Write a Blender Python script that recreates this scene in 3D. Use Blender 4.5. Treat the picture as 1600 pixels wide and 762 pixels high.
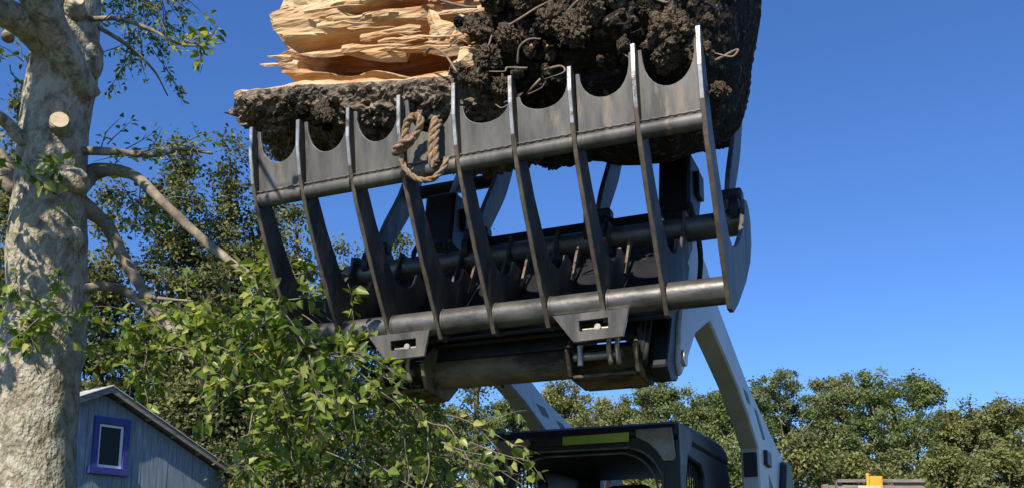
import bpy, bmesh, math, random
import numpy as np
from mathutils import Vector, Matrix, noise
R = math.radians
random.seed(7); rng = np.random.default_rng(7)
for o in list(bpy.data.objects): bpy.data.objects.remove(o, do_unlink=True)
scene = bpy.context.scene
C = scene.collection

# ------------------------------------------------------------------ camera
EYE = Vector((0, 0, 1.4)); PITCH = 10.5735; FOC = 1500.0; PPY = 620.0
cam = bpy.data.cameras.new('camera'); cam_o = bpy.data.objects.new('camera', cam); C.objects.link(cam_o)
cam_o.location = EYE; cam_o.rotation_euler = (R(90 + PITCH), 0, 0)
cam.sensor_width = 36; cam.lens = 36 * FOC / 1600; cam.shift_y = (PPY - 381) / 1600
cam.clip_start = .05; cam.clip_end = 3000
scene.camera = cam_o
# ------------------------------------------------------------------ sky and sun
SUN_AZ = Vector((-.40, -.917)); SUN_EL = 41.0
w = bpy.data.worlds.new('World'); scene.world = w; w.use_nodes = True
nt = w.node_tree; bg = nt.nodes['Background']
sky = nt.nodes.new('ShaderNodeTexSky'); sky.sky_type = 'NISHITA'; sky.sun_disc = False
sky.sun_elevation = R(SUN_EL); sky.sun_rotation = math.atan2(SUN_AZ.x, SUN_AZ.y)
sky.altitude = 0; sky.air_density = 1.0; sky.dust_density = .3; sky.ozone_density = 3.0
hs = nt.nodes.new('ShaderNodeHueSaturation'); hs.inputs['Saturation'].default_value = 1.10; hs.inputs['Value'].default_value = 1.0
tn = nt.nodes.new('ShaderNodeMix'); tn.data_type = 'RGBA'; tn.blend_type = 'MULTIPLY'; tn.inputs[0].default_value = 1; tn.inputs[7].default_value = (.74, .99, 1.42, 1)
nt.links.new(sky.outputs[0], hs.inputs['Color']); nt.links.new(hs.outputs[0], tn.inputs[6]); nt.links.new(tn.outputs[2], bg.inputs[0]); bg.inputs[1].default_value = .098
sl = bpy.data.lights.new('sun', 'SUN'); sl.energy = 5.0; sl.angle = R(.53); sl.color = (1, .92, .79)
so = bpy.data.objects.new('sun', sl); C.objects.link(so); so.location = (-10, -20, 30)
sd = Vector((SUN_AZ.x * math.cos(R(SUN_EL)), SUN_AZ.y * math.cos(R(SUN_EL)), math.sin(R(SUN_EL)))).normalized()
so.rotation_euler = sd.to_track_quat('Z', 'Y').to_euler()
vs = scene.view_settings; vs.view_transform = 'Standard'; vs.look = 'None'; vs.exposure = .3; vs.gamma = 1
scene.cycles.max_bounces = 7; scene.cycles.transparent_max_bounces = 6

def at(x, y, Y):
    a = (x - 800) / FOC; b = -(y - PPY) / FOC; c, s = math.cos(R(PITCH)), math.sin(R(PITCH))
    d = Vector((a, c - b * s, s + b * c)); return EYE + d * (Y / d.y)

# ------------------------------------------------------------------ materials
MATS = {}
def nodes_of(name):
    m = bpy.data.materials.new(name); m.use_nodes = True
    t = m.node_tree; b = t.nodes['Principled BSDF']; MATS[name] = m
    return m, t, b
def ramp(t, stops):
    r = t.nodes.new('ShaderNodeValToRGB'); e = r.color_ramp.elements
    while len(e) < len(stops): e.new(.5)
    for i, (p, c) in enumerate(stops): e[i].position = p; e[i].color = (*c, 1)
    return r
def mat(name, c1, c2, scale=6, rough=.6, metal=0, bump=.2, stretch=(1, 1, 1), detail=6, bscale=None, lo=.35, hi=.65, spec=.4, bdist=.01, c3=None, s3=3, t3=.6):
    m, t, b = nodes_of(name); L = t.links
    tc = t.nodes.new('ShaderNodeTexCoord'); mp = t.nodes.new('ShaderNodeMapping'); mp.inputs['Scale'].default_value = stretch
    L.new(tc.outputs['Object'], mp.inputs[0])
    n = t.nodes.new('ShaderNodeTexNoise'); n.inputs['Scale'].default_value = scale; n.inputs['Detail'].default_value = detail; n.inputs['Roughness'].default_value = .62
    L.new(mp.outputs[0], n.inputs[0])
    r = ramp(t, [(lo, c1), (hi, c2)]); L.new(n.outputs[0], r.inputs[0]); col = r.outputs[0]
    if c3:
        n3 = t.nodes.new('ShaderNodeTexNoise'); n3.inputs['Scale'].default_value = s3; n3.inputs['Detail'].default_value = 7; n3.inputs['Roughness'].default_value = .7
        L.new(mp.outputs[0], n3.inputs[0])
        r3 = ramp(t, [(t3 - .04, (0, 0, 0)), (t3 + .06, (1, 1, 1))]); L.new(n3.outputs[0], r3.inputs[0])
        mx = t.nodes.new('ShaderNodeMix'); mx.data_type = 'RGBA'; L.new(r3.outputs[0], mx.inputs[0]); L.new(col, mx.inputs[6]); mx.inputs[7].default_value = (*c3, 1)
        col = mx.outputs[2]
    L.new(col, b.inputs['Base Color'])
    b.inputs['Roughness'].default_value = rough; b.inputs['Metallic'].default_value = metal; b.inputs['Specular IOR Level'].default_value = spec
    if bump:
        n2 = t.nodes.new('ShaderNodeTexNoise'); n2.inputs['Scale'].default_value = bscale or scale * 4; n2.inputs['Detail'].default_value = 6
        L.new(mp.outputs[0], n2.inputs[0])
        bp = t.nodes.new('ShaderNodeBump'); bp.inputs['Strength'].default_value = bump; bp.inputs['Distance'].default_value = bdist
        L.new(n2.outputs[0], bp.inputs['Height']); L.new(bp.outputs[0], b.inputs['Normal'])
    return m
def leafmat(name, stops, trans=.35, rough=.5):
    m, t, b = nodes_of(name); L = t.links
    a = t.nodes.new('ShaderNodeAttribute'); a.attribute_name = 'tint'
    r = ramp(t, stops); L.new(a.outputs['Fac'], r.inputs[0]); L.new(r.outputs[0], b.inputs['Base Color'])
    b.inputs['Roughness'].default_value = rough; b.inputs['Specular IOR Level'].default_value = .35
    tr = t.nodes.new('ShaderNodeBsdfTranslucent')
    g = t.nodes.new('ShaderNodeMix'); g.data_type = 'RGBA'; g.blend_type = 'MULTIPLY'; g.inputs[0].default_value = 1; L.new(r.outputs[0], g.inputs[6]); g.inputs[7].default_value = (1.25, 1.3, .55, 1)
    L.new(g.outputs[2], tr.inputs[0])
    ms = t.nodes.new('ShaderNodeMixShader'); ms.inputs[0].default_value = trans
    L.new(b.outputs[0], ms.inputs[1]); L.new(tr.outputs[0], ms.inputs[2]); L.new(ms.outputs[0], t.nodes['Material Output'].inputs[0])
    return m

mat('dark_steel', (.040, .036, .032), (.12, .104, .086), 9, .6, .2, .3, (1, 1, .4), bscale=60, bdist=.003, c3=(.21, .155, .105), s3=12, t3=.57)
mat('grey_steel', (.068, .066, .061), (.165, .155, .138), 14, .55, .3, .3, (1, 1, .22), bscale=80, bdist=.002, c3=(.22, .175, .125), s3=15, t3=.585)
mat('tube_steel', (.055, .053, .05), (.20, .19, .17), 12, .4, .55, .3, (.5, 1, 1), bscale=70, bdist=.003, c3=(.17, .12, .08), s3=20, t3=.63)
mat('worn_edge', (.32, .30, .27), (.62, .60, .56), 16, .38, .7, .3, bscale=60, bdist=.002, c3=(.16, .10, .06), s3=10, t3=.57)
mat('dull_edge', (.09, .075, .06), (.21, .165, .12), 16, .6, .4, .3, bscale=60, bdist=.002)
mat('black_steel', (.010, .010, .012), (.022, .022, .026), 8, .5, .1, .2, bscale=60, bdist=.002, c3=(.05, .042, .035), s3=12, t3=.64)
mat('black_paint', (.008, .008, .009), (.016, .016, .018), 5, .5, 0, .1, bscale=80, bdist=.001, c3=(.05, .047, .043), s3=9, t3=.66)
mat('dusty_tube', (.10, .07, .034), (.24, .175, .09), 9, .75, 0, .4, (.4, 1, 1), bscale=50, bdist=.004, c3=(.03, .022, .014), s3=6, t3=.55)
mat('loader_paint', (.43, .425, .40), (.53, .525, .50), 4, .42, 0, .1, bscale=60, bdist=.002, c3=(.27, .24, .20), s3=7, t3=.64)
mat('bare_metal', (.30, .25, .19), (.55, .48, .40), 18, .4, .6, .3, bscale=60, bdist=.003)
mat('lamp_lens', (.15, .115, .07), (.25, .20, .13), 14, .18, 0, .3, bscale=90, bdist=.003, spec=.5)
mat('lime_strip', (.26, .32, .03), (.42, .48, .06), 5, .45, 0, .1)
mat('red_sign', (.45, .03, .015), (.60, .06, .02), 5, .45, 0, 0)
mat('rubber', (.015, .015, .015), (.035, .034, .033), 12, .8, 0, .3)
mat('seat_vinyl', (.02, .02, .022), (.03, .03, .03), 8, .55, 0, .2)
mat('rope_fibre', (.17, .11, .06), (.36, .25, .15), 40, .85, 0, .9, (1, 1, 1), bscale=90, bdist=.006, c3=(.10, .06, .03), s3=25, t3=.58)
mat('shed_blue', (.14, .18, .205), (.255, .30, .33), 5, .8, 0, .3, (5, 5, .5), bscale=18, bdist=.003, c3=(.33, .38, .41), s3=5, t3=.62)
mat('trim_blue', (.030, .036, .17), (.046, .054, .23), 5, .55, 0, .15)
mat('white_trim', (.70, .70, .70), (.80, .80, .80), 6, .5, 0, .1)
mat('roof_metal', (.52, .50, .46), (.70, .69, .66), 4, .45, .3, .2, c3=(.30, .23, .16), s3=5, t3=.62)
mat('old_timber', (.16, .135, .11), (.30, .26, .215), 6, .85, 0, .4, (1, 5, 5), bscale=22, bdist=.005)
mat('yellow_paint', (.60, .34, .02), (.72, .44, .03), 6, .55, 0, .2)
mat('ground_grass', (.03, .042, .013), (.062, .066, .026), 1.5, .95, 0, .6, bscale=20, bdist=.03, c3=(.10, .075, .048), s3=.7, t3=.6)
m, t, b = nodes_of('dark_glass'); b.inputs['Base Color'].default_value = (.012, .015, .013, 1); b.inputs['Roughness'].default_value = .08; b.inputs['Specular IOR Level'].default_value = .15
m, t, b = nodes_of('clear_glass'); b.inputs['Base Color'].default_value = (.9, .95, .96, 1); b.inputs['Roughness'].default_value = .02; b.inputs['Transmission Weight'].default_value = 1; b.inputs['IOR'].default_value = 1.02
# bark, wood and soil
mat('pale_bark', (.19, .16, .105), (.42, .37, .255), 26, .95, 0, .75, (1, 1, .7), bscale=60, bdist=.035, c3=(.50, .46, .35), s3=18, t3=.54, lo=.36, hi=.58)
mat('branch_bark', (.13, .105, .075), (.34, .285, .20), 12, .9, 0, .7, bscale=50, bdist=.006)
mat('twig_bark', (.12, .095, .065), (.28, .235, .175), 20, .9, 0, .4)
mat('far_bark', (.20, .18, .15), (.36, .33, .28), 3, .9, 0, .3)
mat('cedar_bark', (.06, .045, .03), (.16, .12, .085), 5, .9, 0, .5)
mat('fresh_cut', (.55, .43, .27), (.70, .58, .40), 14, .8, 0, .3)
def woodmat():
    m, t, b = nodes_of('split_wood'); L = t.links
    tc = t.nodes.new('ShaderNodeTexCoord'); mp = t.nodes.new('ShaderNodeMapping'); mp.inputs['Scale'].default_value = (.9, 9, 9); L.new(tc.outputs['Object'], mp.inputs[0])
    n = t.nodes.new('ShaderNodeTexNoise'); n.inputs['Scale'].default_value = 3.2; n.inputs['Detail'].default_value = 8; n.inputs['Roughness'].default_value = .65; n.inputs['Distortion'].default_value = .5; L.new(mp.outputs[0], n.inputs[0])
    r = ramp(t, [(.26, (.25, .105, .035)), (.40, (.52, .32, .16)), (.55, (.66, .48, .28)), (.78, (.74, .59, .39))]); L.new(n.outputs[0], r.inputs[0])
    n3 = t.nodes.new('ShaderNodeTexNoise'); n3.inputs['Scale'].default_value = 3.5; n3.inputs['Detail'].default_value = 6; L.new(tc.outputs['Object'], n3.inputs[0])
    r3 = ramp(t, [(.45, (0, 0, 0)), (.66, (1, 1, 1))]); L.new(n3.outputs[0], r3.inputs[0])
    mx = t.nodes.new('ShaderNodeMix'); mx.data_type = 'RGBA'; mx.blend_type = 'MULTIPLY'; L.new(r3.outputs[0], mx.inputs[0]); L.new(r.outputs[0], mx.inputs[6]); mx.inputs[7].default_value = (.80, .60, .44, 1)
    # orange-brown inner wood in patches, plus shade painted into the hollow and crack
    a = t.nodes.new('ShaderNodeAttribute'); a.attribute_name = 'heart_shade'
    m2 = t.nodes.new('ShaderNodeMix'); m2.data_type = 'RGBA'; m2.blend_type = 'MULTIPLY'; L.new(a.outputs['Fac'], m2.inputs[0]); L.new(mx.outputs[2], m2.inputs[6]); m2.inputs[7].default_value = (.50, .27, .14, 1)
    L.new(m2.outputs[2], b.inputs['Base Color']); b.inputs['Roughness'].default_value = .8; b.inputs['Specular IOR Level'].default_value = .2
    mp2 = t.nodes.new('ShaderNodeMapping'); mp2.inputs['Scale'].default_value = (2, 34, 34); L.new(tc.outputs['Object'], mp2.inputs[0])
    n2 = t.nodes.new('ShaderNodeTexNoise'); n2.inputs['Scale'].default_value = 3; n2.inputs['Detail'].default_value = 7; L.new(mp2.outputs[0], n2.inputs[0])
    bp = t.nodes.new('ShaderNodeBump'); bp.inputs['Strength'].default_value = .8; bp.inputs['Distance'].default_value = .012; L.new(n2.outputs[0], bp.inputs['Height']); L.new(bp.outputs[0], b.inputs['Normal'])
woodmat()
mat('stump_bark', (.045, .034, .024), (.26, .20, .14), 26, .95, 0, 1.0, (.7, 1, 1), bscale=60, bdist=.02, c3=(.40, .33, .25), s3=30, t3=.58)
mat('soil', (.007, .0055, .004), (.036, .025, .016), 14, .98, 0, 1.0, bscale=90, bdist=.02, c3=(.23, .165, .10), s3=30, t3=.59)
mat('dry_clod', (.075, .05, .03), (.42, .31, .195), 5, .98, 0, 1.0, bscale=14, bdist=.3, lo=.36, hi=.56)
mat('root_skin', (.10, .07, .045), (.30, .23, .165), 14, .9, 0, .6, bscale=40, bdist=.006)
leafmat('leaf_bright', [(0, (.04, .08, .012)), (.45, (.13, .195, .035)), (.8, (.28, .35, .075)), (1, (.50, .50, .16))], .45, .34)
leafmat('cedar_green', [(0, (.030, .042, .015)), (.5, (.125, .14, .042)), (1, (.33, .30, .09))], .25, .6)
leafmat('dark_green', [(0, (.016, .028, .008)), (.6, (.04, .062, .015)), (1, (.09, .11, .03))], .25, .55)
leafmat('far_green', [(0, (.075, .10, .036)), (.5, (.175, .215, .075)), (.85, (.26, .295, .105)), (1, (.35, .335, .14))], .35, .6)
leafmat('far_olive', [(0, (.10, .11, .042)), (.5, (.22, .23, .08)), (.85, (.31, .30, .11)), (1, (.39, .33, .14))], .35, .6)

# ------------------------------------------------------------------ helpers
def mesh(name, v, f, material, parent=None, smooth=False, kind=None):
    me = bpy.data.meshes.new(name); me.from_pydata([tuple(p) for p in v], [], [tuple(q) for q in f]); me.update()
    mm = material if isinstance(material, (list, tuple)) else [material]
    for k in mm: me.materials.append(MATS[k])
    if smooth:
        for p in me.polygons: p.use_smooth = True
    o = bpy.data.objects.new(name, me); C.objects.link(o)
    if parent: o.parent = parent
    if kind: o['kind'] = kind
    return o
def bm_obj(name, bm, material, parent=None, smooth=False, kind=None):
    me = bpy.data.meshes.new(name); bmesh.ops.recalc_face_normals(bm, faces=bm.faces); bm.to_mesh(me); bm.free()
    mm = material if isinstance(material, (list, tuple)) else [material]
    for k in mm: me.materials.append(MATS[k])
    if smooth:
        for p in me.polygons: p.use_smooth = True
    o = bpy.data.objects.new(name, me); C.objects.link(o)
    if parent: o.parent = parent
    if kind: o['kind'] = kind
    return o
def thing(name, label, cat, loc=(0, 0, 0), rz=0, group=None):
    o = bpy.data.objects.new(name, None); C.objects.link(o); o.location = loc; o.rotation_euler = (0, 0, rz); o.empty_display_size = .2
    o['label'] = label; o['category'] = cat
    if group: o['group'] = group
    return o
def bevel(o, wd=.003, seg=2):
    md = o.modifiers.new('bevel', 'BEVEL'); md.width = wd; md.segments = seg; md.limit_method = 'ANGLE'; md.angle_limit = R(35)
    return o
def box(name, lo, hi, material, parent, off=(0, 0, 0), bev=.004):
    x0, y0, z0 = [a - b for a, b in zip(lo, off)]; x1, y1, z1 = [a - b for a, b in zip(hi, off)]
    v = [(x0, y0, z0), (x1, y0, z0), (x1, y1, z0), (x0, y1, z0), (x0, y0, z1), (x1, y0, z1), (x1, y1, z1), (x0, y1, z1)]
    f = [(0, 3, 2, 1), (4, 5, 6, 7), (0, 1, 5, 4), (1, 2, 6, 5), (2, 3, 7, 6), (3, 0, 4, 7)]
    o = mesh(name, v, f, material, parent)
    return bevel(o, bev) if bev else o
def prism(name, prof, s0, s1, material, parent, off=(0, 0, 0), bev=.002, edge_mat=None, edge_idx=(), axis=0):
    """extrude a (u, z) profile along the lateral axis from s0 to s1; edge_idx: profile edges that take slot 1"""
    bm = bmesh.new(); n = len(prof)
    A = [bm.verts.new((s0 - off[0], p[0] - off[1], p[1] - off[2])) for p in prof]
    Bv = [bm.verts.new((s1 - off[0], p[0] - off[1], p[1] - off[2])) for p in prof]
    bm.faces.new(A); bm.faces.new(Bv[::-1])
    for i in range(n):
        fc = bm.faces.new((A[i], Bv[i], Bv[(i + 1) % n], A[(i + 1) % n]))
        if i in edge_idx: fc.material_index = edge_idx[i] if isinstance(edge_idx, dict) else 1
    ms = [material] + (list(edge_mat) if edge_mat else [])
    o = bm_obj(name, bm, ms, parent)
    return bevel(o, bev, 1) if bev else o
def catmull(P, n=8):
    P = [Vector(p) for p in P]; out = []
    Q = [P[0] * 2 - P[1]] + P + [P[-1] * 2 - P[-2]]
    for i in range(1, len(Q) - 2):
        for k in range(n):
            t = k / n; a, b_, c, d = Q[i - 1], Q[i], Q[i + 1], Q[i + 2]
            out.append(.5 * ((2 * b_) + (c - a) * t + (2 * a - 5 * b_ + 4 * c - d) * t * t + (3 * b_ - a - 3 * c + d) * t ** 3))
    out.append(P[-1]); return out
def tube_geo(path, radii, seg=10, disp=None, cap=True):
    n = len(path); v = []; f = []
    rad = [radii[0] + (radii[-1] - radii[0]) * i / (n - 1) for i in range(n)] if len(radii) == 2 else [np.interp(i / (n - 1) * (len(radii) - 1), range(len(radii)), radii) for i in range(n)]
    t0 = (path[1] - path[0]).normalized(); up = Vector((0, 0, 1)) if abs(t0.z) < .9 else Vector((1, 0, 0))
    x = t0.cross(up).normalized()
    for i in range(n):
        t = (path[min(i + 1, n - 1)] - path[max(i - 1, 0)]).normalized()
        x = (x - t * x.dot(t)).normalized(); y = t.cross(x)
        for k in range(seg):
            a = 2 * math.pi * k / seg; d = x * math.cos(a) + y * math.sin(a); r = rad[i]
            if disp: r *= disp(path[i] + d * r)
            v.append(path[i] + d * r)
    for i in range(n - 1):
        for k in range(seg):
            a = i * seg + k; b_ = i * seg + (k + 1) % seg; f.append((a, b_, b_ + seg, a + seg))
    if cap: f.append(tuple(range(seg))[::-1]); f.append(tuple(range((n - 1) * seg, n * seg)))
    return v, f
def tube(name, pts, radii, material, parent=None, seg=10, smooth_n=6, off=(0, 0, 0), disp=None, kind=None):
    path = catmull(pts, smooth_n) if smooth_n else [Vector(p) for p in pts]
    v, f = tube_geo(path, radii, seg, disp); off = Vector(off)
    return mesh(name, [p - off for p in v], f, material, parent, True, kind)
def cyl(name, a, b_, r, material, parent, off=(0, 0, 0), seg=28):
    a, b_ = Vector(a), Vector(b_); n = max(2, int((b_ - a).length / .06))
    path = [a.lerp(b_, i / n) for i in range(n + 1)]
    v, f = tube_geo(path, [r, r], seg, None, False); off = Vector(off)
    m0 = len(v); v += v[:seg] + v[-seg:]; f += [tuple(range(m0, m0 + seg))[::-1], tuple(range(m0 + seg, m0 + 2 * seg))]
    o = mesh(name, [p - off for p in v], f, material, parent)
    for p in o.data.polygons: p.use_smooth = len(p.vertices) == 4
    return o
def fbm(p, sc, oct=4, rough=.5):
    a = 1; s = 0; q = Vector(p) * sc
    for _ in range(oct): s += a * noise.noise(q); a *= rough; q = q * 2.03 + Vector((3.1, 1.7, 5.3))
    return s
def set_attr(me, name, vals):
    at_ = me.attributes.new(name, 'FLOAT', 'POINT'); at_.data.foreach_set('value', np.asarray(vals, np.float32))
def leaf_arrays(pos, nrm, upv, ln, wd, fold=.25):
    """numpy: ovate leaves as 4 quads-worth of triangles (6 verts, 4 tris) each; pos is the leaf base, upv its axis"""
    n = len(pos); ax = upv / np.linalg.norm(upv, axis=1, keepdims=True)
    sd_ = np.cross(nrm, ax); sd_ /= np.linalg.norm(sd_, axis=1, keepdims=True) + 1e-9
    nn = np.cross(ax, sd_)
    ln = ln[:, None]; wd = wd[:, None]
    b0 = pos; m1 = pos + ax * ln * .45 - nn * wd * .10; tip = pos + ax * ln - nn * ln * .14
    l1 = pos + ax * ln * .36 + sd_ * wd * .5 + nn * wd * fold; r1 = pos + ax * ln * .36 - sd_ * wd * .5 + nn * wd * fold
    l2 = pos + ax * ln * .68 + sd_ * wd * .36 + nn * wd * fold * .5; r2 = pos + ax * ln * .68 - sd_ * wd * .36 + nn * wd * fold * .5
    V = np.stack([b0, m1, tip, l1, l2, r1, r2], 1).reshape(-1, 3)
    T = np.array([[0, 1, 3], [3, 1, 4], [4, 1, 2], [0, 5, 1], [5, 6, 1], [6, 2, 1]])
    F = (np.arange(n)[:, None, None] * 7 + T[None]).reshape(-1, 3)
    return V, F
def quad_arrays(pos, a, b_):
    V = np.stack([pos - a - b_ * .3, pos + a * .2 - b_, pos + a, pos - a * .1 + b_], 1).reshape(-1, 3)
    F = np.arange(len(pos) * 4).reshape(-1, 4); return V, F
def big_mesh(name, V, F, material, parent, tint=None, kind=None, per=None):
    me = bpy.data.meshes.new(name); n = F.shape[1]
    me.vertices.add(len(V)); me.vertices.foreach_set('co', V.astype(np.float32).ravel())
    me.loops.add(F.size); me.loops.foreach_set('vertex_index', F.astype(np.int32).ravel())
    me.polygons.add(len(F)); me.polygons.foreach_set('loop_start', np.arange(0, F.size, n, dtype=np.int32)); me.polygons.foreach_set('loop_total', np.full(len(F), n, np.int32))
    me.update(calc_edges=True); me.materials.append(MATS[material])
    if tint is not None: set_attr(me, 'tint', np.repeat(tint, per))
    o = bpy.data.objects.new(name, me); C.objects.link(o)
    if parent: o.parent = parent
    if kind: o['kind'] = kind
    return o
def unit(n):
    v = rng.normal(size=(n, 3)); return v / np.linalg.norm(v, axis=1, keepdims=True)

# ------------------------------------------------------------------ the ground
v = []; f = []; N = 60
xs = np.linspace(-1, 1, N); xs = np.sign(xs) * np.abs(xs) ** 3 * 1500
for j in range(N):
    for i in range(N):
        d = math.hypot(xs[i], xs[j]); z = .05 * noise.noise((xs[i] * .3, xs[j] * .3, 0)) - .03 if d < 80 else -.03
        v.append((xs[i], xs[j] + 20, z))
for j in range(N - 1):
    for i in range(N - 1): a = j * N + i; f.append((a, a + 1, a + N + 1, a + N))
g = mesh('ground', v, f, 'ground_grass', None, True); g['kind'] = 'structure'; g['label'] = 'grassy yard ground reaching to the far trees'

# ------------------------------------------------------------------ machine frame: x = lateral (picture right), y = rearwards, z = height
PSI = R(22.925); MO = Vector((-.18217, 2.97739, 0)); MROT = Matrix.Rotation(-PSI, 3, 'Z')
def mloc(p): return MO + MROT @ Vector(p)
PITCHT = .205
def S_OF(i): return (i - 4) * PITCHT

# ---- skid steer
LB = (-.03, 2.2, 0)
sk = thing('skid_steer_loader', 'white and black skid steer loader with both lift arms raised, holding the grapple', 'loader', mloc(LB), -PSI)
box('body', (-.42, 1.42, .32), (.36, 3.1, 1.02), 'black_paint', sk, LB, .03)
hood = prism('engine_hood', [(2.56, 1.0), (2.56, 1.78), (3.28, 1.70), (3.42, 1.45), (3.42, .5), (2.9, .42)], -.36, .30, 'loader_paint', sk, LB, .02)
for k in range(5): box('vent_slat', (-.24, 3.421, 1.05 + k * .07), (.18, 3.43, 1.085 + k * .07), 'black_paint', hood, LB, 0)
# cab: pillars and panels round real openings
cab = box('cab', (-.455, 1.40, 1.93), (.385, 2.50, 1.985), 'black_paint', sk, LB, .01)
rf = prism('roof', [(1.345, 1.985), (1.335, 2.035), (1.36, 2.058), (1.7, 2.075), (2.3, 2.085), (2.47, 2.06), (2.52, 1.985)], -.47, .40, 'black_paint', cab, LB, .018)
for sx in (-.47, .33):
    prism('pillar', [(1.36, 1.0), (1.35, 1.985), (1.55, 1.985), (1.52, 1.90), (1.47, 1.8), (1.47, 1.0)], sx, sx + .07, 'black_paint', cab, LB, .012)
    prism('side_panel', [(1.89, 1.0), (1.89, 1.86), (1.83, 1.912), (1.50, 1.93), (1.50, 1.99), (2.52, 1.99), (2.58, 1.8), (2.58, 1.0)], sx + .006, sx + .064, 'black_paint', cab, LB, .008)
    prism('lower_panel', [(1.47, 1.0), (1.47, 1.25), (1.89, 1.25), (1.89, 1.0)], sx + .008, sx + .062, 'black_paint', cab, LB, .004)
    gr = box('window_guard', (sx + .03, 1.47, 1.57), (sx + .036, 1.89, 1.576), 'black_steel', cab, LB, 0)
    for k in range(8): box('guard_bar', (sx + .028, 1.50 + k * .05, 1.25), (sx + .034, 1.506 + k * .05, 1.93), 'black_steel', gr, LB, 0)
    for k in range(6): box('guard_bar', (sx + .024, 1.47, 1.28 + k * .1), (sx + .028, 1.89, 1.286 + k * .1), 'black_steel', gr, LB, 0)
# front face: brow above the arched opening
def arch(z0, hw, r, n=10):
    pts = [(-hw, 1.0)]
    for k in range(n + 1): a = math.pi - k * math.pi / 2 / n; pts.append((-hw + r + r * math.cos(a), z0 - r + r * math.sin(a)))
    for k in range(n + 1): a = math.pi / 2 - k * math.pi / 2 / n; pts.append((hw - r + r * math.cos(a), z0 - r + r * math.sin(a)))
    pts.append((hw, 1.0)); return pts
cx = -.035
ap = arch(1.955, .365, .17)
bm = bmesh.new(); outer = [(-.43, 1.0), (-.43, 2.0), (.36, 2.0), (.36, 1.0)]
loop = [(cx + p[0], p[1]) for p in ap]; ring = outer + loop[::-1]
fr = [bm.verts.new((p[0] - LB[0], 1.352 - LB[1], p[1] - LB[2])) for p in ring]; bk = [bm.verts.new((p[0] - LB[0], 1.41 - LB[1], p[1] - LB[2])) for p in ring]
bm.faces.new(fr); bm.faces.new(bk[::-1])
for i in range(len(ring)): bm.faces.new((fr[i], bk[i], bk[(i + 1) % len(ring)], fr[(i + 1) % len(ring)]))
bm_obj('front_frame', bm, 'black_paint', cab)
for hw, z0, yy, rr in ((.362, 1.952, 1.345, .006), (.335, 1.93, 1.36, .005)):
    tube('door_seal', [(cx + p[0], yy, p[1]) for p in arch(z0, hw, .17)], [rr, rr], 'grey_steel', cab, 8, 2, LB)
def plate(name, poly, y0, y1, material, parent, off, bev=.004):
    bm = bmesh.new(); A = [bm.verts.new((p[0] - off[0], y0 - off[1], p[1] - off[2])) for p in poly]; Bv = [bm.verts.new((p[0] - off[0], y1 - off[1], p[1] - off[2])) for p in poly]
    bm.faces.new(A); bm.faces.new(Bv[::-1])
    for i in range(len(poly)): bm.faces.new((A[i], Bv[i], Bv[(i + 1) % len(poly)], A[(i + 1) % len(poly)]))
    return bevel(bm_obj(name, bm, material, parent), bev)
plate('headlight', [(-.445, 2.012), (-.285, 2.014), (-.275, 1.99), (-.30, 1.97), (-.36, 1.955), (-.40, 1.91), (-.43, 1.915), (-.447, 1.95)], 1.333, 1.352, 'lamp_lens', cab, LB)
plate('headlight', [(.215, 2.028), (.375, 2.03), (.388, 1.90), (.38, 1.884), (.335, 1.884), (.305, 1.93), (.27, 1.965), (.215, 1.995)], 1.333, 1.352, 'lamp_lens', cab, LB)
plate('reflective_strip', [(-.12, 1.975), (.185, 1.977), (.185, 2.017), (-.12, 2.013)], 1.328, 1.340, 'lime_strip', cab, LB, .001)
box('dark_decal', (-.25, 1.330, 1.975), (-.125, 1.341, 2.012), 'black_steel', cab, LB, .001)
# side of the cab brow, pale scuffed corner cap
prism('corner_cap', [(1.36, 2.0), (1.36, 2.045), (1.62, 2.05), (1.60, 1.96), (1.5, 1.93), (1.47, 1.87), (1.38, 1.87)], .3935, .4005, 'grey_steel', cab, LB, .002)
# rear wall with window opening and warning triangle
box('rear_panel', (-.40, 2.50, 1.0), (-.32, 2.55, 1.95), 'black_paint', cab, LB, .004)
box('rear_panel', (.25, 2.50, 1.0), (.33, 2.55, 1.95), 'black_paint', cab, LB, .004)
box('rear_sill', (-.32, 2.50, 1.0), (.25, 2.55, 1.70), 'black_paint', cab, LB, .004)
tri = plate('warning_triangle', [(.03, 1.862), (.122, 1.868), (.082, 1.945)], 2.47, 2.476, 'red_sign', cab, LB, .001)
st = box('seat', (-.27, 1.75, .82), (.2, 2.2, .95), 'seat_vinyl', sk, LB, .05)
box('backrest', (-.25, 2.08, .95), (.18, 2.2, 1.62), 'seat_vinyl', st, LB, .05)
box('headrest', (-.17, 2.10, 1.66), (.07, 2.18, 1.865), 'seat_vinyl', st, LB, .035)
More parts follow.
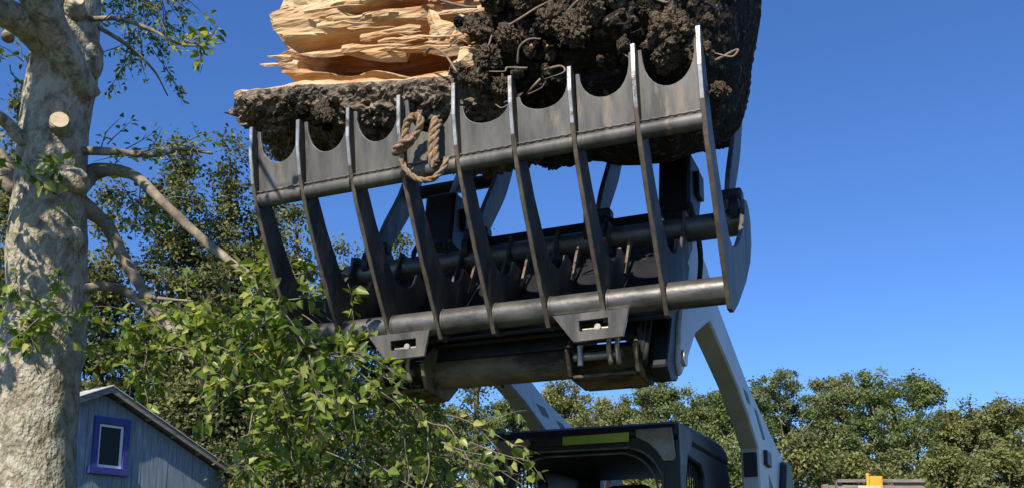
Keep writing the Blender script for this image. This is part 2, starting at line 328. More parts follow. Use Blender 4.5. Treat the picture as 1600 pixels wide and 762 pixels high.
# lift arms
under = [(1.15, 2.425), (1.45, 2.348), (1.76, 2.262), (2.05, 2.155), (2.30, 2.04), (2.312, 1.15), (2.62, 1.15), (3.3, 1.35), (3.28, 1.88), (3.19, 2.10), (2.62, 2.215), (2.03, 2.335), (1.34, 2.545), (1.12, 2.66), (.94, 2.70), (.82, 2.66), (.70, 2.48), (.60, 2.27), (.57, 2.13), (.60, 2.09), (.66, 2.135), (.86, 2.304)]
for s0, s1, so_, lab in ((.50, .592, .592, 'right'), (-.562, -.47, -.47, 'left')):
    am = prism('lift_arm', under, s0, s1, 'loader_paint', sk, LB, .008)
    e = .0015
    prism('decal', [(1.90, 2.285), (2.02, 2.28), (2.10, 2.235), (2.0, 2.235)], so_ - e, so_ + e, 'black_paint', am, LB, 0)
    prism('decal', [(2.20, 2.24), (2.30, 2.235), (2.55, 2.12), (2.46, 2.11)], so_ - e, so_ + e, 'black_paint', am, LB, 0)
    box('hose_clamp', (so_ - .004, 2.46, 1.975), (so_ + .02, 2.62, 2.055), 'black_steel', am, LB, .006)
    prism('decal', [(2.62, 1.94), (2.95, 1.80), (2.80, 1.62), (2.62, 1.45)], so_ - e, so_ + e, 'black_paint', am, LB, 0)
    box('recess_shade', (s0 + .014, 2.288, 1.90), (s1 - .010, 2.31, 2.025), 'black_steel', am, LB, .003)  # black block standing in for the shade of the arm's hollow
    cyl('pivot_pin', (s0 - .012, .62, 2.16), (s1 + .012, .62, 2.16), .03, 'bare_metal', am, LB)
    prism('knuckle_shade', [(.44, 2.10), (.50, 2.055), (.60, 2.075), (.70, 2.20), (.74, 2.46), (.68, 2.46), (.54, 2.30)], s0 + .015, s1 - .015, 'black_steel', am, LB, .006)  # black plates added so the arm's front end looks shaded
for s0, s1 in ((.50, .60), (-.57, -.47)):
    prism('upright', [(3.0, .6), (3.0, 1.9), (3.1, 2.06), (3.3, 2.08), (3.42, 1.95), (3.46, .6)], s0 - .035 if s0 > 0 else s0 - .03, s1 + .03 if s0 > 0 else s1 + .035, 'black_paint', sk, LB, .02)
    cyl('lift_cylinder', ((s0 + s1) / 2, 3.15, .8), ((s0 + s1) / 2, 2.5, 1.3), .04, 'black_steel', sk, LB, 16)
# wheels
def wheel(cx_, cy_):
    bm = bmesh.new(); prof = [(.24, -.13), (.38, -.14), (.425, -.11), (.43, 0), (.425, .11), (.38, .14), (.24, .13)]; n = 36
    rows = []
    for k in range(n):
        a = 2 * math.pi * k / n; lug = .018 if k % 3 == 0 else 0
        rows.append([bm.verts.new((cx_ + q - LB[0], cy_ + (r + (lug if r > .4 else 0)) * math.cos(a) - LB[1], .43 + (r + (lug if r > .4 else 0)) * math.sin(a))) for r, q in prof])
    for k in range(n):
        for j in range(len(prof) - 1): bm.faces.new((rows[k][j], rows[k][j + 1], rows[(k + 1) % n][j + 1], rows[(k + 1) % n][j]))
    wh = bm_obj('wheel', bm, 'rubber', sk, True)
    rim = cyl('rim', (cx_ - .09, cy_, .43), (cx_ + .09, cy_, .43), .245, 'loader_paint', wh, LB)
for cx_ in (-.66, .60):
    for cy_ in (1.72, 2.72): wheel(cx_, cy_)
box('axle_cover', (-.56, 1.62, .36), (.5, 2.82, .52), 'black_paint', sk, LB, .01)
# quick attach carrier
qa = cyl('cross_tube', (-.47, .52, 2.155), (.50, .52, 2.155), .058, 'dusty_tube', sk, LB)
for s0, s1 in ((-.50, -.31), (.24, .495)):
    prism('attach_shoe', [(.36, 2.165), (.40, 2.075), (.58, 2.06), (.66, 2.12), (.74, 2.45), (.70, 2.48)], s0, s0 + .014, 'dusty_tube', qa, LB, .003)
    prism('attach_shoe', [(.36, 2.165), (.40, 2.075), (.58, 2.06), (.66, 2.12), (.74, 2.45), (.70, 2.48)], s1 - .014, s1, 'dusty_tube', qa, LB, .003)
    prism('attach_face', [(.395, 2.21), (.73, 2.50), (.74, 2.485), (.41, 2.19)], s0 + .016, s1 - .016, 'black_steel', qa, LB, .002)
    prism('shoe_bottom', [(.40, 2.072), (.58, 2.057), (.585, 2.067), (.405, 2.084)], s0 + .016, s1 - .016, 'dusty_tube', qa, LB, .002)
    cyl('wedge_pin', (s0 + .02, .405, 2.145), (s1 - .06, .405, 2.145), .014, 'bare_metal', qa, LB, 14)
    for q in (.07, .10):
        tube('wedge_lever', [(s1 - q, .40, 2.11), (s1 - q, .375, 2.16), (s1 - q + .004, .375, 2.20), (s1 - q, .40, 2.225)], [.010, .009, .012], 'bare_metal', qa, 10, 5, LB)
    cyl('spring_bolt', (s0 + .05, .385, 2.18), (s0 + .05, .385, 2.11), .011, 'bare_metal', qa, LB, 12)
prism('carrier_plate', [(.43, 2.25), (.76, 2.53), (.77, 2.515), (.44, 2.235)], -.30, .235, 'black_steel', qa, LB, .003)
for k in range(3):
    tube('hydraulic_hose', [(.46 + k * .012, .60, 2.40), (.49 + k * .014, .42 + .02 * k, 2.27), (.50 + k * .008, .40, 2.17 - .02 * k), (.47, .55, 2.10)], [.009, .009], 'rubber', qa, 10, 6, LB)
prism('shade_skirt', [(.462, 2.195), (.476, 2.195), (.492, 2.29), (.478, 2.29)], -.305, .238, 'black_steel', qa, LB, .002)  # dark sheet added to fill the gap where the underside is in shade
prism('carrier_gusset', [(.50, 2.19), (.70, 2.42), (.72, 2.2), (.60, 2.10)], -.10, -.088, 'black_steel', qa, LB, .002)
for sx in (-.36, .34): cyl('tilt_cylinder', (sx, .62, 2.32), (sx * 1.06, 1.25, 2.32), .032, 'black_steel', sk, LB, 18)

# ---- root grapple
GB = (0, .45, 2.2)
gp = thing('root_grapple', 'black steel root grapple with nine curved tines and scalloped cross plate, raised overhead', 'grapple', mloc(GB), -PSI)
outer_edge = [(-.037, 3.011), (-.033, 2.90), (-.012, 2.80), (.026, 2.70), (.078, 2.60), (.145, 2.485), (.215, 2.37), (.27, 2.285), (.302, 2.232)]
back_reg = [(.345, 2.232), (.44, 2.285), (.60, 2.42), (.645, 2.50), (.56, 2.525), (.482, 2.553), (.462, 2.51), (.43, 2.485), (.385, 2.470), (.315, 2.474), (.250, 2.537), (.163, 2.650), (.100, 2.755), (.052, 2.86), (.012, 2.95), (-.020, 3.010)]
back_end = [(.345, 2.232), (.44, 2.285), (.62, 2.41), (.74, 2.52), (.785, 2.60), (.79, 2.69), (.76, 2.735), (.715, 2.748), (.665, 2.735), (.66, 2.70), (.63, 2.64), (.575, 2.575), (.50, 2.515), (.42, 2.478), (.365, 2.462), (.312, 2.476), (.250, 2.537), (.163, 2.650), (.100, 2.755), (.052, 2.86), (.012, 2.95), (-.020, 3.010)]
tipz = [0, -.01, -.005, 0, 0, -.018, -.03, 0, .012]
for i in range(9):
    s = S_OF(i); dz = tipz[i]; rs = random.uniform(-.003, .003)
    oe = [(p[0], p[1] + (dz if k == 0 else 0)) for k, p in enumerate(outer_edge)]
    be = list(back_end if i in (0, 8) else back_reg); be[-1] = (be[-1][0], be[-1][1] + dz)
    ei = {k: (1 if k < 2 else 2) for k in range(8)}; ei[len(oe) + len(be) - 1] = 1
    prism('tine', oe + be, s - .008 + rs, s + .008 + rs, 'dark_steel' if i not in (8,) else 'grey_steel', gp, GB, .0022, ['worn_edge', 'dull_edge'], ei)  # end tine in lighter steel: grazing light put into its colour
# scalloped plates between the tines, along the tip direction
tv = Vector((-.03, .24)).normalized(); tn = Vector((tv.y, -tv.x))
def sc_pt(q, h, dep): return (q, .012 + tv.x * h + tn.x * dep + (.03 if h < -.02 else 0), 2.765 + tv.y * h + tn.y * dep)
for i in range(8):
    a, b_ = S_OF(i) + .0085, S_OF(i + 1) - .0085; mid = (a + b_) / 2; hw = (b_ - a) / 2
    top = [.235, .235]
    if i in (4, 5): top = [.175, .165] if i == 4 else [.165, .20]
    if i == 3: top = [.235, .20]
    if i == 6: top = [.20, .235]
    prof = [(a, 0), (b_, 0), (b_, top[1])]; n = 14; dep = .108 + random.uniform(-.006, .006)
    hwid = hw - .012; x1 = mid + hwid; zc = .215
    for k in range(n + 1):
        an = k / n * math.pi; xx = mid + hwid * math.cos(an); base = top[1] + (top[0] - top[1]) * k / n
        prof.append((xx, base - (base - (zc - dep)) * math.sin(an) ** .8))
    prof.append((a, top[0]))
    bm = bmesh.new(); off = Vector(GB)
    A = [bm.verts.new(Vector(sc_pt(q, h, .006)) - off) for q, h in prof]; Bv = [bm.verts.new(Vector(sc_pt(q, h, .018)) - off) for q, h in prof]
    bm.faces.new(A); bm.faces.new(Bv[::-1])
    for k in range(len(prof)):
        fc = bm.faces.new((A[k], Bv[k], Bv[(k + 1) % len(prof)], A[(k + 1) % len(prof)]))
        if 2 <= k <= n + 3: fc.material_index = 1
    bevel(bm_obj('scalloped_plate', bm, ['grey_steel', 'worn_edge'], gp), .0015, 1)
    # rounded lower lip with its weld bead
    lip = cyl('lower_lip', (a, .028, 2.748), (b_, .028, 2.748), .026, 'grey_steel', gp, GB, 20)
    wb = [Vector((a + (b_ - a) * k / 24, .006 + .0012 * math.sin(k * 2.4), 2.771 + .0012 * math.sin(k * 1.7))) for k in range(25)]
    v_, f_ = tube_geo(wb, [.0042, .0042], 8); mesh('weld_bead', [p - off for p in v_], f_, 'grey_steel', gp, True)
# tubes
for i in range(8):
    cyl('heel_tube', (S_OF(i) + .0085, .318, 2.300), (S_OF(i + 1) - .0085, .318, 2.300), .046, 'tube_steel', gp, GB, 32)
    for q in (S_OF(i) + .012, S_OF(i + 1) - .012):
        if 0 < i < 7: cyl('weld_ring', (q - .0035, .318, 2.300), (q + .0035, .318, 2.300), .0485, 'tube_steel', gp, GB, 28)
for a, b_ in ((-.88, -.829), (-.811, -.45), (-.45, .0), (.0, .45), (.45, .811)):
    cyl('upper_tube', (a, .728, 2.672), (b_, .728, 2.672), .048, 'tube_steel', gp, GB, 32)
prism('back_sheet', [(.40, 2.315), (.42, 2.305), (.705, 2.60), (.69, 2.615)], -.60, .60, 'black_steel', gp, GB, .002)
prism('top_lip', [(.745, 2.715), (.757, 2.715), (.775, 2.775), (.763, 2.775)], -.30, .50, 'black_steel', gp, GB, .002)
prism('bottom_sheet', [(.33, 2.243), (.345, 2.235), (.46, 2.285), (.445, 2.30)], -.60, .60, 'black_steel', gp, GB, .002)
for sx in (-.60, -.31, -.10, .10, .31, .60):
    prism('back_rib', [(.55, 2.42), (.66, 2.50), (.79, 2.62), (.785, 2.73), (.69, 2.735), (.66, 2.66), (.60, 2.56)], sx - .006, sx + .006, 'dark_steel', gp, GB, .002)
for sx in (-.20, .02, .22, .42):
    prism('rib_stub', [(.50, 2.46), (.512, 2.455), (.60, 2.60), (.58, 2.615), (.565, 2.59)], sx - .005, sx + .005, 'dull_edge', gp, GB, .001)
# mounting tabs with a slot
def tab(sa, sb, hole):
    sl_ = .026; z1, z0 = 2.263, 2.172; off = GB
    po = [(sa, z1), (sb, z1 + .002), (sb - sl_, z0), (sa + .07, z0 - .004)]; hx0, hx1 = hole; ho = [(hx0, 2.238), (hx1, 2.239), (hx1, 2.205), (hx0, 2.203)]
    bm = bmesh.new()
    def P(p, y): return bm.verts.new((p[0] - off[0], y + (2.263 - p[1]) * .12 - off[1], p[1] - off[2]))
    A = [P(p, .268) for p in po]; H = [P(p, .268) for p in ho]; A2 = [P(p, .281) for p in po]; H2 = [P(p, .281) for p in ho]
    for k in range(4):
        j = (k + 1) % 4
        bm.faces.new((A[k], A[j], H[j], H[k])); bm.faces.new((A2[k], H2[k], H2[j], A2[j])); fc = bm.faces.new((A[k], A2[k], A2[j], A[j])); fc.material_index = 1; bm.faces.new((H[k], H[j], H2[j], H2[k]))
    o = bevel(bm_obj('mounting_tab', bm, ['grey_steel', 'worn_edge'], gp), .0018, 1)
    cyl('slot_pin', (hx0 + .004, .30, 2.212), (hx1 - .004, .30, 2.212), .006, 'bare_metal', o, GB, 10)
    cyl('slot_bolt', (hx0 + .06, .285, 2.216), (hx0 + .06, .31, 2.216), .011, 'bare_metal', o, GB, 12)
    box('tab_web', (sa + .08, .284, 2.245), (sb - .03, .40, 2.258), 'black_steel', o, GB, .002)
tab(-.488, -.235, (-.395, -.292)); tab(.232, .50, (.325, .425))
# claws: two side bars with a cylinder housing between, closing over the stump
def claw(sa, sb, sbox, wbox):
    cpts = catmull([Vector((0, y, z)) for y, z in ((.72, 2.70), (.80, 2.86), (.98, 3.12), (1.10, 3.45), (1.06, 3.85), (.86, 4.12), (.55, 4.22), (.28, 4.15), (.16, 4.04))], 5)
    n = len(cpts); L_, R_ = [], []
    for k, p in enumerate(cpts):
        t_ = (cpts[min(k + 1, n - 1)] - cpts[max(k - 1, 0)]).normalized(); nn = Vector((0, -t_.z, t_.y)); hw = .035 + .028 * math.sin(min(1, k / n * 1.3) * math.pi) - (.025 * max(0, (k - n + 5) / 5))
        L_.append((p.y + nn.y * hw, p.z + nn.z * hw)); R_.append((p.y - nn.y * hw, p.z - nn.z * hw))
    prof = L_ + R_[::-1]
    cw = prism('claw', prof, sa - .010, sa + .010, 'grey_steel', gp, GB, .003)
    prism('claw_bar', prof, sb - .010, sb + .010, 'grey_steel', cw, GB, .003)
    for y, z in ((.98, 3.12), (1.08, 3.75), (.6, 4.2)): cyl('claw_brace', (sa + .011, y, z), (sb - .011, y, z), .03, 'black_steel', cw, GB, 18)
    for q in (sa, sb):
        for dq in (-.03, .03): cyl('hinge_boss', (q + dq - .014, .735, 2.71), (q + dq + .014, .735, 2.71), .068, 'black_steel', cw, GB, 24)
        box('hinge_block', (q - .055, .70, 2.755), (q + .055, .76, 2.80), 'black_steel', cw, GB, .01)
    h = prism('cylinder_housing', [(.76, 2.77), (.80, 3.02), (.98, 3.02), (1.0, 2.90), (.92, 2.75)], sbox - wbox, sbox + wbox, 'black_paint', cw, GB, .012)
    cyl('cylinder_rod', (sbox, .89, 3.0), (sbox, 1.06, 3.3), .02, 'bare_metal', h, GB, 14)
    box('housing_ear', (sbox + wbox, .86, 2.86), (sbox + wbox + .02, .95, 2.96), 'black_steel', h, GB, .005)
    for dq in (-.04, .05):
        tube('hydraulic_hose', [(sbox + dq, .80, 2.80), (sbox + dq * 1.6, .70, 2.74), (sbox + dq * 2, .74, 2.58), (sbox + dq, .9, 2.45)], [.010, .010], 'rubber', h, 10, 6, GB)
claw(.255, .755, .545, .062); claw(-.735, -.265, -.475, .072)

# ------------------------------------------------------------------ the stump
SB = (0, .45, 3.0)
stp = thing('tree_stump', 'big uprooted tree stump with split orange wood and dark soil on its roots', 'stump', mloc(SB), -PSI)
offS = Vector(SB)
def closed_grid(name, rows, material, parent, smooth=True):
    m_, n_ = len(rows), len(rows[0]); v_ = [p for r_ in rows for p in r_]; f_ = []
    for i in range(m_ - 1):
        for k in range(n_): f_.append((i * n_ + k, i * n_ + (k + 1) % n_, (i + 1) * n_ + (k + 1) % n_, (i + 1) * n_ + k))
    f_.append(tuple(range(n_))[::-1]); f_.append(tuple(range((m_ - 1) * n_, m_ * n_)))
    return mesh(name, [Vector(p) - offS for p in v_], f_, material, parent, smooth)
def sstep(a, b_, x): t_ = min(1, max(0, (x - a) / (b_ - a))); return t_ * t_ * (3 - 2 * t_)
# split log: the grain runs sideways; front face broken in ledges with a hollow under an overhanging lip
heart_shade = []; rows = []; M_, K_ = 150, 260
for i in range(M_):
    q = i / (M_ - 1); row = []
    for k in range(K_):
        a = 2 * math.pi * k / K_
        cu, cz = math.sin(a), math.cos(a)             # cu < 0 is the front
        ru, rz = .335, .37
        uu = math.copysign(abs(cu) ** .8, cu) * ru; zz = math.copysign(abs(cz) ** .8, cz) * rz
        z = 3.62 + zz; u = .43 + uu
        arc = z * 1.0
        front = sstep(.1, -.25, cu)
        endj = .055 * fbm((z * 7, u * 7, 1.0), 1, 4) + .03 * noise.noise((z * 30, u * 20, 4))
        s = -.865 + q * .96 + (1 - q) * endj * 1.4 + .16 * (1 - q) * sstep(3.75, 4.0, z)
        h = 0
        st_ = fbm((s * 1.3, z * 7 + u * 3, 0.3), 1, 4, .6); h += .022 * math.floor(st_ * 2.6) / 2.6 + .030 * st_ + .012 * noise.noise((s * 5, z * 26, 7)) + .03 * noise.noise((s * 4.5, z * 4, 3.3))
        h += .007 * noise.noise((s * 3, z * 60, 5.2)) + .004 * noise.noise((s * 9, z * 140, 2.2))
        lip = 3.415 + .02 * noise.noise((s * 4, 2, 8)) - .035 * sstep(-.35, -.85, s); lo = 3.300 + .018 * noise.noise((s * 5, 7, 1))
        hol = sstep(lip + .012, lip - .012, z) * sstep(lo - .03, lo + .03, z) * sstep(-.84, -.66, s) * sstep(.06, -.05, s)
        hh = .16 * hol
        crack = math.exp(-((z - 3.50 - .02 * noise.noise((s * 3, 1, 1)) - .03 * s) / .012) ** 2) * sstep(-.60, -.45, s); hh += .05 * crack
        ledge = sstep(lo + .01, lo - .03, z) * .05
        u += front * (hh - h * .8 - ledge)
        z += (1 - front) * .0 - .010 * h
        heart_shade.append(min(1, hol * 1.0 + .8 * crack + .5 * sstep(.05, .35, noise.noise((s * 2.2, z * 9, 9)))))  # hollow and crack darkened to paint in their shade
        row.append((s, u, z - .19 * (s + .45)))
    rows.append(row)
lg = closed_grid('split_log', rows, 'split_wood', stp, False); set_attr(lg.data, 'heart_shade', heart_shade)
# slivers of torn wood
def sliver(p, d, ln, wd, th, material='split_wood', nm='splinter'):
    d = Vector(d); d.z -= .19 * d.x; d.normalize(); p = Vector(p); p.z -= .19 * (p.x + .45); sd_ = d.cross(Vector((0, 1, .2))).normalized(); nn = d.cross(sd_); n = 7; v_ = []
    for k in range(n):
        t_ = k / (n - 1); w_ = wd * (1 - t_) ** .7 * (1 + .3 * math.sin(t_ * 9)); c = p + d * ln * t_ + nn * .012 * math.sin(t_ * 4) + Vector((0, 0, .01 * noise.noise((t_ * 5, p.x * 9, p.z * 9))))
        for a_, b2 in ((1, 0), (0, 1), (-1, 0), (0, -1)): v_.append(c + sd_ * w_ * a_ + nn * th * b2 * (1 - .8 * t_) - offS)
    f_ = [(k * 4 + j, k * 4 + (j + 1) % 4, k * 4 + 4 + (j + 1) % 4, k * 4 + 4 + j) for k in range(n - 1) for j in range(4)] + [(0, 1, 2, 3)]
    return mesh(nm, v_, f_, material, stp)
sliver((-.74, .12, 3.265), (-1, -.05, .03), .19, .016, .010); sliver((-.76, .10, 3.285), (-1, -.1, .06), .12, .009, .006)
sliver((-.25, .10, 3.285), (-1, 0, .03), .5, .030, .016); sliver((-.02, .10, 3.30), (-1, -.02, -.03), .42, .028, .018)
sliver((-.10, .10, 3.33), (-.4, -.25, .8), .13, .055, .03); sliver((-.02, .09, 3.31), (-.1, -.2, 1), .11, .05, .03); sliver((.02, .09, 3.26), (-.5, -.35, -.6), .12, .05, .03)
for k in range(40):
    s = random.uniform(-.8, .0); z = random.uniform(3.28, 3.9)
    sliver((s, .085 + random.uniform(-.01, .02), z), (random.choice((-1, 1)) if s > -.3 else 1, random.uniform(-.12, .02), random.uniform(-.04, .04)), random.uniform(.12, .4), random.uniform(.005, .014), .006)
# slab of sapwood with bark under the log
rows = []; M2, K2 = 260, 200
for i in range(M2):
    q = i / (M2 - 1); row = []
    for k in range(K2):
        a = 2 * math.pi * k / K2; cu, cz = math.sin(a), math.cos(a)
        s = -1.09 + q * 1.19; taper = .55 + .45 * sstep(0, .12, q); taper *= 1 - .25 * sstep(.8, 1, q)
        ru, rz = .30 * taper, (.092 + .02 * q) * taper
        u = .36 + math.copysign(abs(cu) ** .7, cu) * ru; z = 3.205 - .165 * q + math.copysign(abs(cz) ** .7, cz) * rz + .02 * noise.noise((s * 3, u * 3, 1))
        p = Vector((s, u, z)); under_ = sstep(.35, -.1, cz)
        d = under_ * (.034 * fbm(p, 8, 4, .6) + .026 * abs(noise.noise(p * 24)) + .018 * noise.noise(p * 55) + .010 * noise.noise(p * 110)) + (1 - under_) * (.012 * noise.noise((s * 2, u * 20, z * 30)))
        dirv = Vector((0, cu, cz)); p = p + dirv * d; p.x += (1 - q) * .10 * fbm((z * 9, u * 6, 3), 1, 4); p.z += .018 * fbm((s * 6, u * 4, 2), 1, 3)
        row.append(p)
    rows.append(row)
sb_ = closed_grid('bark_slab', rows, ['stump_bark', 'split_wood'], stp, False)
for p in sb_.data.polygons:
    c = p.center + offS
    if abs(p.normal.z) > .2 and c.x < .0 and c.z > 3.245 - .15 * (c.x + 1): p.material_index = 1
# root ball of soil
rows = []; M3, K3 = 280, 400; CEN = Vector((.45, .47, 3.40))
for i in range(M3):
    th = math.pi * (i + .5) / M3; row = []
    for k in range(K3):
        a = 2 * math.pi * k / K3
        d = Vector((math.cos(th) * -1, math.sin(th) * math.sin(a), math.sin(th) * math.cos(a)))
        e = .5
        p = Vector([math.copysign(abs(c) ** e, c) for c in d]); p = Vector((p.x * .47, p.y * .40, p.z * .64))
        q = CEN + p
        # lower front falls back under the overhang, the low belly hangs to the right
        if q.z < 3.14: q.y += (3.14 - q.z) * .75 * sstep(.15, -.3, p.y)
        q.x -= .10 * sstep(3.0, 2.7, q.z) * sstep(.2, .5, q.x - .4)
        belly = sstep(.22, .50, q.x)
        if q.z < 3.05: q.z = 3.05 + (q.z - 3.05) * (.40 + .60 * belly)
        q.x += (q.z - 3.45) * .17 * sstep(.1, .4, p.x)
        am = 1 - .8 * max(sstep(.35, .75, d.x), sstep(-.35, -.75, d.z))
        zf = 2.72 + max(0, q.y - .30) * .55
        if q.z < zf + .25: q.z = zf + .25 - .25 * math.tanh((zf + .25 - q.z) / .25)
        n1 = fbm(q, 4.2, 3); cl = noise.voronoi(q * 13)[0]; cell = cl[1] - cl[0]
        n2 = fbm(q, 17, 4, .6); cl2 = noise.voronoi(q * 34)[0]
        q = q + d * am * (.065 * n1 + .045 * min(cell, .5) + .030 * n2 + .026 * min(cl2[1] - cl2[0], .6) + .012 * noise.noise(q * 95))
        row.append(q)
    rows.append(row)
closed_grid('root_ball', rows, 'soil', stp, False)
# clods stuck to the roots
def clod_mesh(seed):
    bm = bmesh.new(); bmesh.ops.create_icosphere(bm, subdivisions=5, radius=1)
    for v_ in bm.verts:
        p = v_.co.copy(); n_ = fbm(p + Vector((seed * 3.7, 0, 0)), 1.6, 3); c_ = noise.voronoi(p * 2.6 + Vector((seed, 0, 0)))[0]
        v_.co = p * (.78 + .28 * n_ + .35 * min(.6, c_[1] - c_[0]) + .14 * noise.noise(p * 7 + Vector((seed, 2, 0))) + .10 * abs(noise.noise(p * 15)))
    me = bpy.data.meshes.new('soil_clod'); bm.to_mesh(me); bm.free(); return me
CL = [clod_mesh(s_) for s_ in range(6)]; CLM = {}
def clod(s, u, z, r, material):
    kk = random.randrange(6); me = CLM.get((kk, material))
    if me is None: me = CL[kk].copy(); me.materials.append(MATS[material]); CLM[(kk, material)] = me
    o = bpy.data.objects.new('soil_clod', me); C.objects.link(o); o.parent = stp
    o.location = Vector((s, u, z)) - offS; o.scale = (r * random.uniform(.8, 1.3), r, r * random.uniform(.75, 1.1)); o.rotation_euler = [random.uniform(0, 6) for _ in range(3)]
for s, u, z, r in ((.72, .03, 3.06, .085), (.80, .05, 2.99, .05), (.70, .05, 2.99, .05), (.86, .06, 2.85, .035), (.40, .02, 3.14, .06), (.33, .02, 3.19, .055), (.47, .03, 3.19, .05), (.18, .02, 3.16, .055), (.10, .02, 3.11, .05), (.06, .02, 3.23, .05), (.55, .03, 3.25, .06), (.24, .03, 3.28, .05), (.12, .03, 3.34, .06), (.42, .04, 3.36, .06), (.62, .05, 3.34, .055), (.06, .05, 3.05, .045), (-.02, .05, 3.10, .04), (.13, .07, 3.02, .04)):
    clod(s, u, z, r * .92, 'dry_clod')
for k in range(170):
    s = random.uniform(-.02, .88); z = random.uniform(3.02, 3.75); clod(s, random.uniform(.03, .09), z, random.uniform(.008, .026), random.choice(('dry_clod', 'soil', 'dry_clod')))
for k in range(46):
    s = random.uniform(-.98, .0); u = random.uniform(.06, .2); clod(s, u, 3.13 - .15 * (s + 1) + random.uniform(-.02, .09), random.uniform(.010, .028), random.choice(('stump', 'dry')) == 'dry' and 'dry_clod' or 'soil')
clod(-.56, .03, 3.06, .034, 'dry_clod'); clod(-.53, .02, 3.03, .026, 'dry_clod')
# roots
def root(pts, r0, r1, material='root_skin'):
    tube('root', pts, [r0, r1], material, stp, 8, 6, SB, lambda p: 1 + .25 * noise.noise(p * 40))
root([(-.30, .05, 3.62), (-.22, .04, 3.52), (-.12, .035, 3.40), (.0, .03, 3.33), (.05, .04, 3.32)], .007, .004)
root([(-.16, .06, 3.20), (-.10, .0, 3.18), (-.04, -.02, 3.13), (.01, -.025, 3.05)], .006, .003)
root([(.23, -.03, 3.03), (.245, -.05, 3.075), (.28, -.05, 3.095), (.315, -.04, 3.093)], .004, .003)
root([(.36, .03, 3.19), (.44, -.01, 3.22), (.52, .0, 3.235), (.60, .03, 3.27)], .006, .003)
root([(.15, .02, 3.20), (.22, -.02, 3.19), (.30, -.01, 3.23), (.38, .02, 3.27)], .005, .003)
root([(.05, .03, 3.05), (.10, .0, 3.10), (.12, .01, 3.18)], .007, .003)
root([(.66, .04, 3.2), (.73, -.01, 3.14), (.74, -.02, 3.22), (.72, .03, 3.33)], .004, .002)
root([(.93, .3, 3.30), (1.0, .26, 3.31), (1.03, .25, 3.30), (1.035, .25, 3.27)], .008, .003)
for k in range(26):
    s = random.uniform(0, .85); z = random.uniform(2.95, 3.55); p = Vector((s, random.uniform(.04, .08), z)); pts = [p]
    for _ in range(3): p = p + Vector((random.uniform(-.07, .08), random.uniform(-.03, .015), random.uniform(-.05, .05))); pts.append(p)
    root(pts, random.uniform(.0025, .006), .0015)
for k in range(9):
    s = random.uniform(-1.04, -.9); p = Vector((s, random.uniform(.1, .4), random.uniform(3.12, 3.22)))
    root([p + Vector((.06, 0, 0)), p, p + Vector((-.03, random.uniform(-.02, .02), random.uniform(-.05, .03)))], .004, .0015)

# ------------------------------------------------------------------ knotted rope on the grapple
RB = (-.13, -.05, 2.70)
rp = thing('rope', 'tan knotted rope looped round a tine and hanging below the scalloped plate', 'rope', mloc(RB), -PSI)
def rope_path(name, pts, r=.0115):
    path = catmull([Vector(p) for p in pts], 10); v_, f_ = [], []
    # three strands twisted together
    tot = 0; ln = [0]
    for k in range(1, len(path)): tot += (path[k] - path[k - 1]).length; ln.append(tot)
    for j in range(3):
        sp = []
        for k, p in enumerate(path):
            t_ = (path[min(k + 1, len(path) - 1)] - path[max(k - 1, 0)]).normalized(); x = t_.cross(Vector((.3, 1, .2))).normalized(); y = t_.cross(x); an = ln[k] * 75 + j * 2.094
            sp.append(p + (x * math.cos(an) + y * math.sin(an)) * r * .5)
        a_, b2 = tube_geo(sp, [r * .62, r * .62], 8); o0 = len(v_); v_ += a_; f_ += [tuple(q + o0 for q in ff) for ff in b2]
    return mesh(name, [p - Vector(RB) for p in v_], f_, 'rope_fibre', rp, True)
rope_path('knot', [(-.166, -.06, 2.82), (-.158, -.065, 2.868), (-.140, -.072, 2.892), (-.112, -.072, 2.897), (-.100, -.07, 2.875), (-.118, -.066, 2.84), (-.150, -.066, 2.805), (-.188, -.07, 2.785), (-.202, -.06, 2.797), (-.176, -.05, 2.815), (-.145, -.055, 2.83), (-.135, -.08, 2.815), (-.165, -.085, 2.80), (-.19, -.075, 2.79)], .0125)
rope_path('strand', [(-.075, -.012, 2.905), (-.070, -.03, 2.885), (-.076, -.035, 2.84), (-.078, -.036, 2.79), (-.074, -.034, 2.745), (-.066, -.030, 2.725)], .0125)
rope_path('strand', [(-.060, -.010, 2.895), (-.062, -.028, 2.86), (-.064, -.032, 2.80), (-.060, -.030, 2.74)], .011)
rope_path('hanging_loop', [(-.178, -.062, 2.79), (-.176, -.055, 2.755), (-.155, -.05, 2.715), (-.115, -.048, 2.684), (-.070, -.048, 2.677), (-.038, -.046, 2.695), (-.022, -.042, 2.722), (-.020, -.036, 2.745)], .0095)

# ------------------------------------------------------------------ the shed
HG = R(54); hg = Vector((math.cos(HG), math.sin(HG), 0)); hn = Vector((hg.y, -hg.x, 0))
PK = at(178, 601, 13.0); HR = math.atan2(hg.y, hg.x)
HB = Vector((PK.x, PK.y, 0)) - hn * .21
sh = thing('shed', 'small grey-blue board shed with pale metal roof and blue-trimmed window', 'shed', HB, HR)
